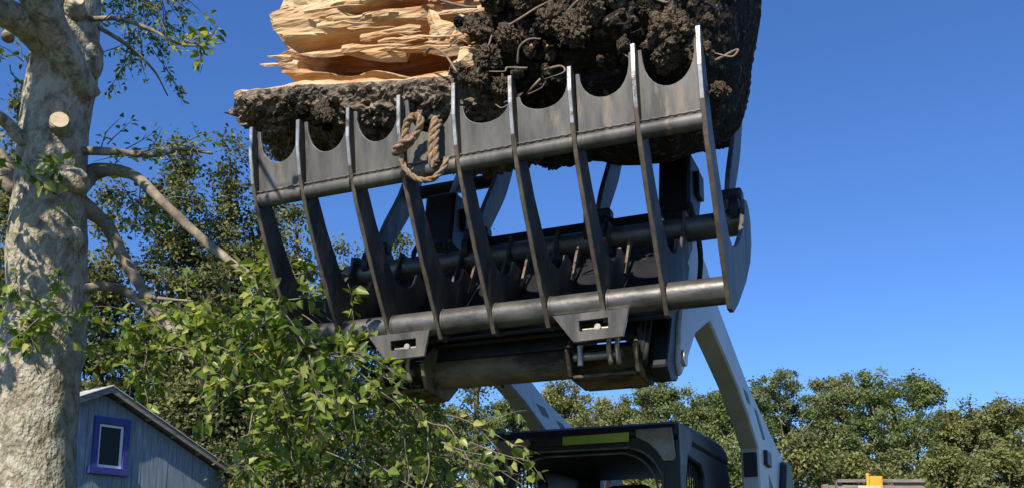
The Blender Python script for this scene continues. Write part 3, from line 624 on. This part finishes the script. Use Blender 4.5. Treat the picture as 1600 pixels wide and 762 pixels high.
# local: x along the gable, y = back (-hn), z up
ZP = PK.z; SLP = .465; HW = 2.35; DEP = 4.2
wl = box('wall_core', (-HW + .02, .03, 0), (HW - .02, DEP, ZP - SLP * HW - .12), 'old_timber', sh, (0, 0, 0), 0)
bw = .142; nb = int(2 * HW / bw)
wx0, wx1, wz0, wz1 = -.13, .41, ZP - 1.20, ZP - .42
for k in range(nb):
    x0 = -HW + k * (2 * HW / nb) + .0025; x1 = -HW + (k + 1) * (2 * HW / nb) - .0025
    y0 = random.uniform(-.004, .004)
    top = lambda x: ZP - .10 - SLP * abs(x)
    over = x1 > wx0 + .02 and x0 < wx1 - .02
    pieces = [(x0, x1, 0, None)] if not over else [(x0, x1, 0, wz0 + .02), (x0, x1, wz1 - .02, None)] + ([(x0, wx0 + .02, wz0 + .02, wz1 - .02)] if x0 < wx0 else []) + ([(wx1 - .02, x1, wz0 + .02, wz1 - .02)] if x1 > wx1 else [])
    for xa, xb, za, zb in pieces:
        zt0, zt1 = (top(xa), top(xb)) if zb is None else (zb, zb)
        v_ = [(xa, y0, za), (xb, y0, za), (xb, y0, zt1), (xa, y0, zt0), (xa, y0 + .022, za), (xb, y0 + .022, za), (xb, y0 + .022, zt1), (xa, y0 + .022, zt0)]
        f_ = [(0, 1, 2, 3), (5, 4, 7, 6), (0, 4, 5, 1), (1, 5, 6, 2), (2, 6, 7, 3), (3, 7, 4, 0)]
        mesh('board', v_, f_, 'shed_blue', wl)
for sx in (-1, 1):
    box('corner_post', (sx * HW - .05, -.012, 0), (sx * HW + .05, .10, ZP - SLP * HW - .16), 'shed_blue' if sx < 0 else 'old_timber', sh, (0, 0, 0), .004)
    box('side_wall', (sx * HW - .02, .10, 0), (sx * HW + .02, DEP, ZP - SLP * HW - .14), 'shed_blue', sh, (0, 0, 0), .003)
box('gable_core', (-.9, .05, ZP - SLP * HW - .2), (.9, DEP, ZP - SLP * HW + .32), 'old_timber', sh, (0, 0, 0), 0)
# corrugated roof sheets
EV = 2.68
for sx in (-1, 1):
    v_, f_ = [], []; ny = 90; y0, y1 = -.21, DEP + .3; nx = 6
    for th_ in (0, -.012):
        for j in range(ny + 1):
            y = y0 + (y1 - y0) * j / ny
            for i in range(nx + 1):
                x = EV * i / nx; v_.append((sx * x, y, ZP - SLP * x + th_ + .008 * math.sin(j * math.pi / 2 * 1.0) + .015 * noise.noise((x, y, sx))))
    W_ = nx + 1; T_ = W_ * (ny + 1)
    for j in range(ny):
        for i in range(nx): a = j * W_ + i; f_.append((a, a + 1, a + W_ + 1, a + W_)); f_.append((T_ + a, T_ + a + W_, T_ + a + W_ + 1, T_ + a + 1))
    for i in range(nx): f_.append((i, T_ + i, T_ + i + 1, i + 1))
    rs_ = mesh('roof_sheet', v_, f_, 'roof_metal', sh)
    # barge board and rafter tails under the sheet
    prof = [(0, ZP - .02), (sx * EV, ZP - SLP * EV - .02), (sx * EV, ZP - SLP * EV - .10), (0, ZP - .10)]
    A = [(p[0], -.19, p[1]) for p in prof]; Bq = [(p[0], -.167, p[1]) for p in prof]
    mesh('barge_board', A + Bq, [(0, 1, 2, 3), (7, 6, 5, 4), (0, 4, 5, 1), (1, 5, 6, 2), (2, 6, 7, 3), (3, 7, 4, 0)], 'old_timber', rs_)
    for k in range(6):
        x = .25 + k * .44; box('purlin', (sx * x - .03, -.165, ZP - SLP * x - .075), (sx * x + .03, .02, ZP - SLP * x - .03), 'old_timber', rs_, (0, 0, 0), 0)
    for k in range(7):
        x = k * .375 + .02; x2 = x + .37; z1, z2 = ZP - SLP * x - .022, ZP - SLP * x2 - .022
        mesh('soffit_board', [(sx * x, -.165, z1), (sx * x2, -.165, z2), (sx * x2, .0, z2), (sx * x, .0, z1), (sx * x, -.165, z1 - .012), (sx * x2, -.165, z2 - .012), (sx * x2, .0, z2 - .012), (sx * x, .0, z1 - .012)], [(0, 1, 2, 3), (7, 6, 5, 4), (0, 4, 5, 1), (1, 5, 6, 2), (2, 6, 7, 3), (3, 7, 4, 0)], 'old_timber', rs_)
# window
wn = box('window', (wx0, -.045, wz1 - .10), (wx1, .03, wz1), 'trim_blue', sh, (0, 0, 0), .004)
box('frame', (wx0, -.045, wz0), (wx0 + .075, .03, wz1 - .10), 'trim_blue', wn, (0, 0, 0), .004)
box('frame', (wx1 - .085, -.045, wz0), (wx1, .03, wz1 - .10), 'trim_blue', wn, (0, 0, 0), .004)
box('sill', (wx0 - .05, -.075, wz0 - .02), (wx1 + .01, .03, wz0 + .075), 'trim_blue', wn, (0, 0, 0), .004)
a0, a1, b0, b1 = wx0 + .077, wx1 - .087, wz0 + .077, wz1 - .102
for lo, hi in (((a0, -.012, b0), (a0 + .035, .03, b1)), ((a1 - .035, -.012, b0), (a1, .03, b1)), ((a0 + .035, -.012, b0), (a1 - .035, .03, b0 + .04)), ((a0 + .035, -.012, b1 - .035), (a1 - .035, .03, b1))):
    box('sash', lo, hi, 'white_trim', wn, (0, 0, 0), .003)
box('pane', (a0 + .033, .006, b0 + .038), (a1 - .033, .012, b1 - .033), 'dark_glass', wn, (0, 0, 0), 0)

# ------------------------------------------------------------------ the timber rack beyond the loader
YK = 15.0
p0, p1 = at(1308, 748, YK), at(1443, 746, YK); rk = thing('timber_rack', 'old wooden rail rack with a yellow upright board, before the far trees', 'rack', ((p0.x + p1.x) / 2, YK, 0))
hw_ = (p1.x - p0.x) / 2; zt = p0.z
for z, hh in ((zt, .05), (zt - .11, .05), (zt - .5, .09), (zt - 1.1, .09)): box('rail', (-hw_, -.02, z - hh), (hw_, .03, z), 'old_timber', rk, (0, 0, 0), .004)
box('plank', (hw_ * .35, .032, zt - .42), (hw_ - .01, .055, zt - .012), 'old_timber', rk, (0, 0, 0), .004)
for k, x in enumerate((-hw_ + .05, hw_ - .05)):
    for y in (.085, .75): box('post', (x - .045, y - .03, 0), (x + .045, y + .06, zt - .01), 'old_timber', rk, (0, 0, 0), .006)
for z in (zt - .02, zt - .8): box('rail', (-hw_, .76, z - .09), (hw_, .80, z), 'old_timber', rk, (0, 0, 0), .004)
yx = at(1350, 750, YK).x - rk.location.x; yx2 = at(1377, 750, YK).x - rk.location.x
box('yellow_board', (yx + .07, -.052, zt - .75), (yx2, -.022, zt + .045), 'yellow_paint', rk, (0, 0, 0), .005)
box('yellow_post', (yx + .02, -.06, zt - .75), (yx + .06, -.022, zt + .09), 'yellow_paint', rk, (0, 0, 0), .005)
box('pale_board', (yx - .12, -.064, zt - .6), (yx2 - .04, -.053, zt - .105), 'fresh_cut', rk, (0, 0, 0), .004)

# ------------------------------------------------------------------ trees
def clump_tree(name, label, cat, base, crowns, leaf, nleaf, material, bark, group, trunk_r=.14, clump=(.35, .8), per=70, squash=.8, droop=0, trunk_top=None):
    """crowns: list of (x, y, z, rx, ry, rz) lobes in world space; leaves in clumps through the lobes"""
    base = Vector(base); t_ = thing(name, label, cat, base, 0, group)
    z_top = trunk_top or max(c[2] + c[5] * .6 for c in crowns)
    cx_ = sum(c[0] for c in crowns) / len(crowns); cy_ = sum(c[1] for c in crowns) / len(crowns)
    tp = [Vector((0, 0, -.1)), Vector(((cx_ - base.x) * .2 + random.uniform(-.1, .1), random.uniform(-.1, .1), z_top * .35)), Vector(((cx_ - base.x) * .6, (cy_ - base.y) * .5, z_top * .7)), Vector((cx_ - base.x, cy_ - base.y, z_top))]
    tube('trunk', tp, [trunk_r, trunk_r * .75, trunk_r * .5, trunk_r * .12], bark, t_, 10, 6)
    for c in crowns:
        k_ = 2 if len(crowns) > 3 else 3
        for _ in range(k_):
            d = Vector((random.uniform(-.7, .7) * c[3], random.uniform(-.7, .7) * c[4], random.uniform(-.2, .7) * c[5])); e = Vector(c[:3]) + d - base
            s_ = Vector((e.x * .25, e.y * .25, max(z_top * .25, e.z - max(.6, abs(e.x) + c[5] * .6))))
            tube('limb', [s_, s_.lerp(e, .5) + Vector((0, 0, -.15)), e], [trunk_r * .3, trunk_r * .08], bark, t_, 6, 4)
    vol = np.array([c[3] * c[4] * c[5] for c in crowns]) ** .67; vol /= vol.sum()
    P, Nn, T = [], [], []
    for c, wv in zip(crowns, vol):
        nc = max(4, int(nleaf * wv / per))
        d = unit(nc); r_ = rng.uniform(.35, 1.0, nc) ** .5
        cc = np.array(c[:3]) + d * r_[:, None] * np.array(c[3:6]) * (1 + .08 * rng.normal(size=(nc, 1)))
        for k in range(nc):
            n_ = int(per * rng.uniform(.4, 1.7)); rad = rng.uniform(*clump)
            q = rng.normal(size=(n_, 3)) * rad * .5 * np.array([1, 1, squash]); q[:, 2] -= droop * np.abs(q[:, 0])
            P.append(cc[k] + q); Nn.append(np.tile(d[k] + np.array([0, 0, .5]), (n_, 1)) + rng.normal(size=(n_, 3)) * .8)
            T.append(np.clip(rng.normal(.45, .16) + rng.normal(0, .15, n_), 0, 1))
    P = np.concatenate(P); Nn = np.concatenate(Nn); T = np.concatenate(T); Nn /= np.linalg.norm(Nn, axis=1, keepdims=True)
    keep = P[:, 2] > .05; P, Nn, T = P[keep], Nn[keep], T[keep]
    a_ = np.cross(Nn, unit(len(P))); a_ /= np.linalg.norm(a_, axis=1, keepdims=True) + 1e-9; b2 = np.cross(Nn, a_)
    sz = leaf * rng.uniform(.6, 1.3, len(P))[:, None]
    V, F = quad_arrays(P - np.array(base), a_ * sz, b2 * sz * .6)
    big_mesh('crown', V, F, material, t_, T, 'stuff', 4)
    return t_
def lobes(px_, top, wpx, Y, n=5, low=None, shape='round'):
    """crown lobes for a tree whose top shows at pixel (px_, top) when it stands at depth Y"""
    p = at(px_, top, Y); k = Y / FOC; W = wpx * k / 2; H_ = p.z - (low if low is not None else .8); out = []
    if shape == 'round':
        hc = H_ * .40; out.append((p.x, Y, p.z - hc - H_ * .03, W * .82, W * .82, hc))
        for j in range(n + 4):
            a = random.uniform(0, 2 * math.pi); e = random.uniform(.05, 1.35); r_ = W * random.uniform(.26, .40)
            out.append((p.x + math.cos(a) * math.cos(e) * W * .75, Y + math.sin(a) * math.cos(e) * W * .75, p.z - hc - r_ * .5 + math.sin(e) * (hc - r_ * .35), r_, r_, r_ * .8))
        out.append((p.x, Y, p.z - H_ * .80, W * .9, W * .9, H_ * .22))
    else:
        for j in range(n):
            q = j / (n - 1); rw = W * (.18 + .82 * q ** .8)
            out.append((p.x + random.uniform(-.2, .2) * W * q, Y + random.uniform(-.15, .15) * W, p.z - H_ * (.06 + .86 * q), rw, rw, H_ * .55 / n + .15))
    return out
far = [  # (px, top, width px, depth, label, material)
    (720, 640, 120, 44, 'green tree half hidden by hanging leaves left of the cab', 'far_green'),
    (800, 622, 120, 50, 'green tree showing under the cross tube left of the raised arm', 'far_green'),
    (876, 602, 110, 52, 'loose pale tree just right of the far lift arm, above the cab', 'far_olive'),
    (948, 618, 130, 50, 'low rounded tree over the middle of the cab roof', 'far_olive'),
    (1030, 596, 130, 52, 'full green tree with the round top above the cab corner', 'far_green'),
    (1100, 622, 100, 54, 'darker tree in the dip left of the near lift arm', 'far_green'),
    (1150, 612, 110, 50, 'green tree showing on both sides of the near lift arm', 'far_green'),
    (1228, 574, 135, 52, 'tall open-crowned tree just right of the near lift arm', 'far_green'),
    (1300, 592, 110, 54, 'mid-height tree filling the saddle between the two tallest crowns', 'far_olive'),
    (1366, 574, 150, 50, 'tallest broad green tree of the far row, above the yellow board', 'far_green'),
    (1425, 598, 90, 53, 'narrow tree at the shoulder right of the tallest crown', 'far_green'),
    (1490, 640, 100, 50, 'tree at the low notch of the far row, right of the rack', 'far_olive'),
    (1540, 622, 130, 49, 'olive broad tree at the far row\'s right end', 'far_olive'),
    (1612, 628, 120, 50, 'last olive tree of the far row, cut by the picture edge', 'far_olive')]
for px_, top, wpx, Y, lab, mt in far:
    top -= 10; p = at(px_, top, Y); cr = lobes(px_, top, wpx * 1.32, Y, 10, .3)
    clump_tree('broadleaf_tree', lab, 'tree', (p.x + random.uniform(-.3, .3), Y, 0), cr, .080, 34000, mt, 'far_bark', 'row of trees beyond the yard', .15, (.25, .5), 130, trunk_top=p.z * .86)
under_ = [(920, 690, 150, 40, 'low yellow-green bush behind the left of the cab roof'), (1010, 680, 130, 41, 'low bush behind the cab corner lamp'), (1120, 690, 120, 40, 'low yellowish bush between cab and near lift arm'), (1250, 668, 120, 38, 'yellow-green bush at the foot of the tall tree by the lift arm'),
          (1320, 700, 110, 40, 'low bush behind the left end of the rack'), (1400, 700, 120, 40, 'low bush behind the middle of the rack'), (1475, 690, 120, 41, 'bush just right of the rack'), (1560, 690, 140, 40, 'wide low bush at the right picture edge')]
for px_, top, wpx, Y, lab in under_:
    p = at(px_, top, Y); cr = lobes(px_, top, wpx, Y, 5, .1)
    clump_tree('bush', lab, 'bush', (p.x, Y, 0), cr, .085, 17000, random.choice(('far_olive', 'far_green', 'far_olive')), 'far_bark', 'bushes under the far trees', .08, (.25, .5), 110)
ced = [(285, 212, 270, 18, 'dark cedar behind the shed with sky through its top', 16000), (415, 222, 210, 19, 'olive cedar seen through the tines at the grapple\'s left end', 13000), (180, 300, 210, 17, 'dark cedar close behind the big trunk', 12000),
       (535, 372, 170, 22, 'small light cedar top between the second and third tines', 9000), (622, 338, 170, 23, 'thin cedar top seen between the middle tines', 7000), (745, 300, 90, 24, 'slim cedar tip beside the dark cylinder housing', 2200),
       (40, 150, 200, 16, 'dark cedar at the left picture edge behind the trunk', 11000), (465, 330, 170, 18, 'bushy cedar behind the first two tines, above the leafy branch', 9000), (365, 232, 200, 18.5, 'yellowish cedar over the long pale limb, left of the tines', 12000), (470, 540, 300, 15, 'dark dense cedar right of the shed behind the hanging leaves', 18000), (640, 560, 260, 16, 'shadowy cedar below the grapple\'s left tab', 14000), (330, 420, 260, 17, 'dark cedar rising over the shed roof', 14000)]
for px_, top, wpx, Y, lab, nl in ced:
    p = at(px_, top, Y); cr = lobes(px_, top, wpx, Y, 8, .3, 'cone')
    clump_tree('cedar_tree', lab, 'tree', (p.x, Y, 0), cr, .043, nl * 4, 'cedar_green', 'cedar_bark', 'cedars behind the shed', .12, (.16, .42), 90, .6, .35, trunk_top=p.z * .95)

# ------------------------------------------------------------------ the big tree at the picture's edge
TY = 4.2
TB = at(40, 900, TY); TB.z = 0; TB = Vector((at(45, 762, TY).x, TY, 0))
big = thing('leafy_tree', 'large pale-barked tree with cut branch stub and bright hanging leaves, at the left edge', 'tree', TB)
def tdisp(p):
    return 1 + .10 * noise.noise(p * 2.2) + .05 * noise.noise(p * 6) + .022 * noise.noise(Vector((p.x * 22, p.y * 22, p.z * 12))) + .010 * noise.noise(p * 60)
tp = [at(30, 1250, TY), at(42, 900, TY), at(50, 762, TY), at(56, 640, TY), at(72, 480, TY), at(78, 330, TY), at(84, 200, TY), at(100, 100, TY), at(108, 0, TY), at(100, -120, TY), at(120, -320, TY), at(110, -600, TY)]
tp[0].z = -.1
tube('trunk', tp, [.26, .22, .182, .178, .180, .163, .150, .150, .140, .125, .10, .07], 'pale_bark', big, 96, 24, TB, tdisp)
# swollen knots and the sawn stub
def knob(x, y, Y, r, material='pale_bark', nm='knot', sc=(1, 1, 1)):
    bm = bmesh.new(); bmesh.ops.create_icosphere(bm, subdivisions=4, radius=1); c = at(x, y, Y)
    for v_ in bm.verts: p = v_.co.copy(); v_.co = Vector((p.x * sc[0], p.y * sc[1], p.z * sc[2])) * r * (1 + .18 * noise.noise(p * 1.8 + c) + .07 * noise.noise(p * 7)) + c - TB
    return bm_obj(nm, bm, material, big, True)
knob(138, 92, TY, .075, sc=(.9, 1, 1.5)); knob(112, 285, TY - .07, .075, sc=(1.1, .8, .9)); knob(110, 375, TY - .06, .06, sc=(1, .8, 1.1)); knob(60, 260, TY - .08, .06)
def stub(x, y, r, d):
    c = at(x, y, TY - .12); d = Vector(d).normalized()
    o = tube('branch_stub', [c - d * .02, c + d * .05], [r * 1.35, r], 'pale_bark', big, 20, 4, TB)
    v_, f_ = tube_geo([c + d * .049, c + d * .056], [r * .93, r * .9], 20); mesh('sawn_face', [p - TB for p in v_], f_, 'fresh_cut', o)
stub(95, 197, .042, (.35, -1, .1)); stub(117, 14, .04, (.4, -.9, .35))
def limb(pts, radii, material='branch_bark', seg=14, nm='limb'):
    P = [at(*p) for p in pts]; return tube(nm, P, radii, material, big, seg, 10, TB, lambda p: 1 + .16 * noise.noise(p * 9) + .06 * noise.noise(p * 30)), P
# limbs: (px, py, depth)
def limbw(p, d, ln, radii, material='pale_bark'):
    p = Vector(p); d = Vector(d).normalized(); P = [p]; n_ = 6
    for k in range(1, n_): P.append(p + d * ln * k / (n_ - 1) + Vector((.05 * math.sin(k * 1.9), .04 * math.cos(k * 1.3), .05 * math.sin(k * 2.3) - .02 * k * (n_ - k))))
    tube('limb', P, radii, material, big, 18, 10, TB, lambda q: 1 + .14 * noise.noise(q * 6) + .05 * noise.noise(q * 24))
limbw(at(98, 100, 4.18), (-.27, -.69, .26), 1.7, [.075, .066, .062, .055, .04])
limb([(95, 262, 4.2), (62, 236, 4.12), (35, 218, 4.06), (8, 190, 4.0), (-30, 165, 3.9), (-120, 120, 3.7)], [.05, .038, .032, .028, .022, .012], 'pale_bark')
limbw(at(100, -20, 4.18), (-.24, -.69, .30), 1.5, [.07, .06, .055, .05, .03])
limb([(30, 300, 4.2), (-10, 240, 4.2), (-60, 180, 4.3)], [.05, .045, .03])
limb([(12, 60, 4.3), (14, 40, 4.35), (10, -30, 4.5)], [.03, .025, .02])
limb([(120, 236, 4.2), (175, 237, 4.15), (240, 242, 4.15), (285, 233, 4.2), (332, 240, 4.2)], [.022, .018, .014, .012, .006])
limb([(115, 300, 4.2), (150, 268, 4.3), (205, 272, 4.2), (250, 312, 4.1), (310, 368, 4.05), (360, 408, 3.95), (398, 436, 3.9), (412, 468, 3.85), (420, 520, 3.8)], [.05, .038, .026, .022, .021, .018, .016, .013, .008])
limb([(115, 310, 4.2), (165, 350, 4.3), (195, 405, 4.3), (225, 455, 4.3), (262, 505, 4.2), (300, 560, 4.1), (340, 640, 4.0)], [.05, .032, .028, .026, .022, .016, .008])
limb([(105, 460, 4.2), (150, 447, 4.2), (190, 452, 4.3), (232, 482, 4.3), (268, 520, 4.3), (300, 570, 4.3)], [.03, .022, .02, .02, .018, .01])
limb([(220, 462, 4.3), (255, 466, 4.2), (302, 470, 4.1)], [.012, .008, .004])
limb([(140, 30, 4.15), (185, 30, 4.0), (235, 46, 3.9), (285, 70, 3.8), (345, 68, 3.7)], [.014, .010, .008, .006, .003])
limb([(150, 40, 4.2), (200, 72, 4.4), (240, 110, 4.5), (262, 150, 4.6)], [.012, .009, .006, .003])
# hanging twigs with leaves; every twig starts on a limb and bends down with its own weight
LP, LN, LU, LL, LW, LT = [], [], [], [], [], []
def leaf_at(p, axis, ln, tint=None):
    LP.append(tuple(p)); LU.append(tuple(axis)); n_ = Vector((random.gauss(-.25, .55), random.gauss(-.55, .5), random.gauss(.6, .5))); LN.append(tuple(n_.normalized()))
    LL.append(ln); LW.append(ln * random.uniform(.5, .72)); LT.append(min(1, max(0, random.gauss(.58, .27) if tint is None else tint)))  # wide tint spread: darker leaves stand in for shade in the mass
tv_, tf_ = [], []
def twig(p, d, n, step, r0, leaf_ln, dens, sag=.12, wig=.35, leaves=True, branch=.25, depth=0):
    pts = [Vector(p)]; d = Vector(d).normalized()
    for k in range(n):
        d = (d + Vector((random.gauss(0, wig * .5), random.gauss(0, wig * .45), random.gauss(0, wig * .4) - sag))).normalized(); pts.append(pts[-1] + d * step)
        if leaves:
            for _ in range(np.random.default_rng(len(LP) + k).poisson(dens)):
                ax = (d * random.uniform(.1, .7) + Vector((random.gauss(0, .8), random.gauss(0, .8), random.gauss(-.2, .6)))).normalized()
                q = pts[-1].lerp(pts[-2], random.random()); leaf_at(q + ax * .012, ax, leaf_ln * random.uniform(.65, 1.2))
        if depth < 2 and random.random() < branch and n - k > 2:
            e = (d + Vector((random.gauss(0, .8), random.gauss(0, .8), random.gauss(0, .6)))).normalized(); twig(pts[-1], e, max(2, (n - k) // 2 + 1), step * .85, r0 * .6, leaf_ln, dens, sag, wig, leaves, branch * .7, depth + 1)
    a_, b2 = tube_geo(catmull(pts, 2), [r0, r0 * .3], 5); o0 = len(tv_); tv_.extend(q - TB for q in a_); tf_.extend(tuple(i + o0 for i in ff) for ff in b2)
def spray(x0, x1, y0, y1, Y0, Y1, count, dirn, n, ln, dens, **kw):
    for _ in range(count):
        p = at(random.uniform(x0, x1), random.uniform(y0, y1), random.uniform(Y0, Y1)); dd = Vector(dirn) + Vector((random.gauss(0, .5), random.gauss(0, .5), random.gauss(0, .4)))
        twig(p, dd, n, .045, .0032, ln, dens, **kw)
spray(385, 430, 420, 480, 3.7, 4.0, 12, (.5, -.3, .2), 6, .052, 2.2)
spray(380, 470, 455, 530, 3.45, 3.95, 22, (.35, -.1, -.3), 7, .052, 2.2)
spray(300, 420, 480, 560, 3.7, 4.2, 19, (.1, -.1, -.3), 8, .052, 2.0)
spray(180, 320, 505, 545, 3.8, 4.3, 18, (-.2, 0, -.1), 7, .050, 1.9)
spray(420, 540, 530, 580, 3.2, 3.6, 18, (.5, 0, -.2), 7, .050, 2.1)
spray(380, 560, 560, 640, 3.5, 4.2, 13, (.3, 0, -.5), 8, .046, 1.7)
spray(520, 640, 600, 660, 3.5, 4.2, 11, (.5, 0, -.5), 9, .042, 1.4)
spray(600, 700, 640, 700, 3.4, 4.0, 7, (.8, -.1, -.45), 10, .042, .9)
spray(420, 560, 640, 720, 3.6, 4.3, 8, (.3, 0, -.6), 9, .044, 1.0)
spray(395, 440, 600, 690, 3.8, 4.4, 7, (.2, 0, -.7), 7, .046, 1.3)
spray(350, 395, 680, 735, 3.4, 3.6, 4, (.3, 0, -.2), 4, .055, 2.0)
spray(-30, 110, 410, 510, 3.75, 3.95, 10, (.3, -.1, -.3), 6, .052, 1.8)
spray(-10, 60, 240, 290, 3.8, 3.95, 4, (.5, -.2, -.2), 4, .055, 1.8)
spray(150, 300, 225, 250, 4.1, 4.3, 16, (.3, 0, .3), 4, .034, 1.6, sag=0)
spray(180, 260, 270, 330, 4.2, 4.5, 12, (.1, .2, -.3), 6, .038, 1.4)
spray(285, 320, 60, 75, 3.7, 3.85, 6, (.4, 0, .1), 3, .046, 2.0, sag=.02)
spray(150, 170, 28, 40, 3.95, 4.1, 2, (.4, 0, .1), 3, .046, 1.2, sag=.02)
spray(180, 255, -10, 80, 4.4, 4.9, 20, (.2, .2, -.4), 7, .030, 2.6, sag=.12)
spray(160, 290, -40, 10, 4.4, 5.0, 20, (.3, .2, .1), 7, .032, 1.8)
spray(0, 60, 20, 120, 4.4, 4.8, 8, (.2, .2, -.2), 6, .038, 1.4)
spray(270, 330, 215, 240, 4.1, 4.25, 5, (.5, 0, -.5), 3, .045, 1.2)
spray(480, 640, 570, 640, 3.4, 4.4, 14, (.4, 0, -.4), 8, .044, 1.6)
spray(560, 740, 600, 740, 3.6, 4.6, 13, (.5, 0, -.5), 9, .040, 1.1)
spray(410, 540, 640, 760, 3.8, 4.8, 13, (.3, 0, -.5), 8, .044, 1.1)
spray(300, 420, 545, 590, 3.9, 4.4, 6, (.2, 0, -.4), 7, .046, 1.5)
# twigs that end in single bright leaves against the dark cab and the sky
for x, y, Y, dx in ((690, 690, 3.3, 1), (725, 715, 3.3, 1), (735, 690, 3.2, 1), (575, 715, 3.4, 1), (510, 705, 3.4, 1)):
    twig(at(x, y, Y), (.8, 0, -.3), 6, .045, .003, .05, .7, sag=.03, wig=.2)
# canopy overhead and beside the picture: it dapples the trunk and the grapple's end
spray(-420, -120, -150, 60, 3.0, 3.7, 16, (.2, 0, -.2), 7, .060, 2.2)
spray(-300, 40, -420, -160, 3.2, 4.0, 20, (.2, 0, -.1), 8, .060, 2.0)
spray(-330, -100, 80, 260, 3.2, 3.7, 12, (.3, 0, -.3), 7, .058, 2.0)
cen_ = [Vector((random.uniform(-2.72, -2.28), random.uniform(2.4, 3.0), 4.1 + .13 * k)) for k in range(10)]  # leaf clumps added out of view to shade the upper trunk
for k in range(42):
    q = cen_[(k * 3) % 7 + (k % 2) * 3] + Vector((random.gauss(0, .06), random.gauss(0, .06), random.gauss(0, .05)))
    twig(q, (random.gauss(.1, .6), random.gauss(0, .6), random.gauss(-.2, .5)), 4, .045, .004, .075, 2.6)
for z0, dx in ((3.62, .04),):
    tube('limb', [Vector((-2.02, 4.2, z0)), Vector((-2.2 + dx, 3.7, z0 + .45)), Vector((-2.45 + dx, 3.1, z0 + 1.0)), Vector((-2.65 + dx, 2.6, z0 + 1.35))], [.08, .075, .06, .03], 'pale_bark', big, 14, 8, TB)  # unseen limb added to carry the clumps that shade the trunk
for _ in range(5):  # unseen overhead clumps added to cast shade on the lower leaves
    cc_ = Vector((random.uniform(-2.3, -1.25), random.uniform(1.7, 2.5), random.uniform(3.2, 3.95)))
    for _ in range(6): twig(cc_ + Vector((random.gauss(0, .07), random.gauss(0, .07), random.gauss(0, .07))), (random.gauss(.1, .6), random.gauss(0, .6), random.gauss(-.1, .5)), 4, .05, .004, .07, 2.2)
tube('limb', [Vector((-2.0, 4.2, 4.45)), Vector((-2.0, 3.4, 4.5)), Vector((-1.9, 2.5, 4.1)), Vector((-1.7, 1.9, 3.7))], [.04, .03, .022, .01], 'branch_bark', big, 10, 8, TB)
tube('limb', [Vector((-2.0, 4.2, 4.3)), Vector((-1.8, 3.6, 4.25)), Vector((-1.5, 2.9, 3.95)), Vector((-1.2, 2.35, 3.55))], [.03, .022, .014, .006], 'branch_bark', big, 10, 8, TB)
for _ in range(7):
    twig(Vector((random.uniform(-1.42, -1.16), random.uniform(2.35, 2.55), random.uniform(3.45, 3.7))), (random.gauss(.2, .4), random.gauss(0, .4), -.2), 4, .045, .003, .05, 1.3)
LP, LN, LU = np.array(LP), np.array(LN), np.array(LU); LL, LW, LT = np.array(LL), np.array(LW), np.array(LT)
# the leaves that show largest become parts of their own, the rest stay one mass
def inframe(P): 
    d = P - np.array(EYE); c, s = math.cos(R(PITCH)), math.sin(R(PITCH)); zz = d[:, 1] * c + d[:, 2] * s; yy = -d[:, 1] * s + d[:, 2] * c
    x = 800 + FOC * d[:, 0] / zz; y = PPY - FOC * yy / zz; return (x > 0) & (x < 1600) & (y > 0) & (y < 762)
score = np.where(inframe(LP), LL / np.linalg.norm(LP - np.array(EYE), axis=1) * (.4 + np.abs(LN[:, 1])), -1)
order = np.argsort(-score); single = order[:290]; rest = order[290:]
V, F = leaf_arrays(LP[rest] - np.array(TB), LN[rest], LU[rest], LL[rest], LW[rest])
big_mesh('crown', V, F, 'leaf_bright', big, LT[rest], 'stuff', 7)
variants = []
for k in range(8):
    V, F = leaf_arrays(np.zeros((1, 3)), np.array([[0, 0, 1.]]), np.array([[0, 1., 0]]), np.array([1.]), np.array([.5 + .03 * k]), .12 + .04 * k)
    me = bpy.data.meshes.new('leaf'); me.from_pydata([tuple(q) for q in V], [], [tuple(q) for q in F]); me.materials.append(MATS['leaf_bright']); set_attr(me, 'tint', np.full(7, .25 + .1 * k)); variants.append(me)
for i in single:
    o = bpy.data.objects.new('leaf', variants[min(7, int(max(0, (LT[i] - .2) * 10)))]); C.objects.link(o); o.parent = big
    y = Vector(LU[i]).normalized(); x = y.cross(Vector(LN[i])).normalized(); z = x.cross(y)
    mm = Matrix((x, y, z)).transposed().to_4x4(); o.matrix_local = Matrix.Translation(Vector(LP[i]) - TB) @ mm @ Matrix.Diagonal((LL[i], LL[i], LL[i], 1))
mesh('twigs', tv_, tf_, 'twig_bark', big, True, 'stuff')
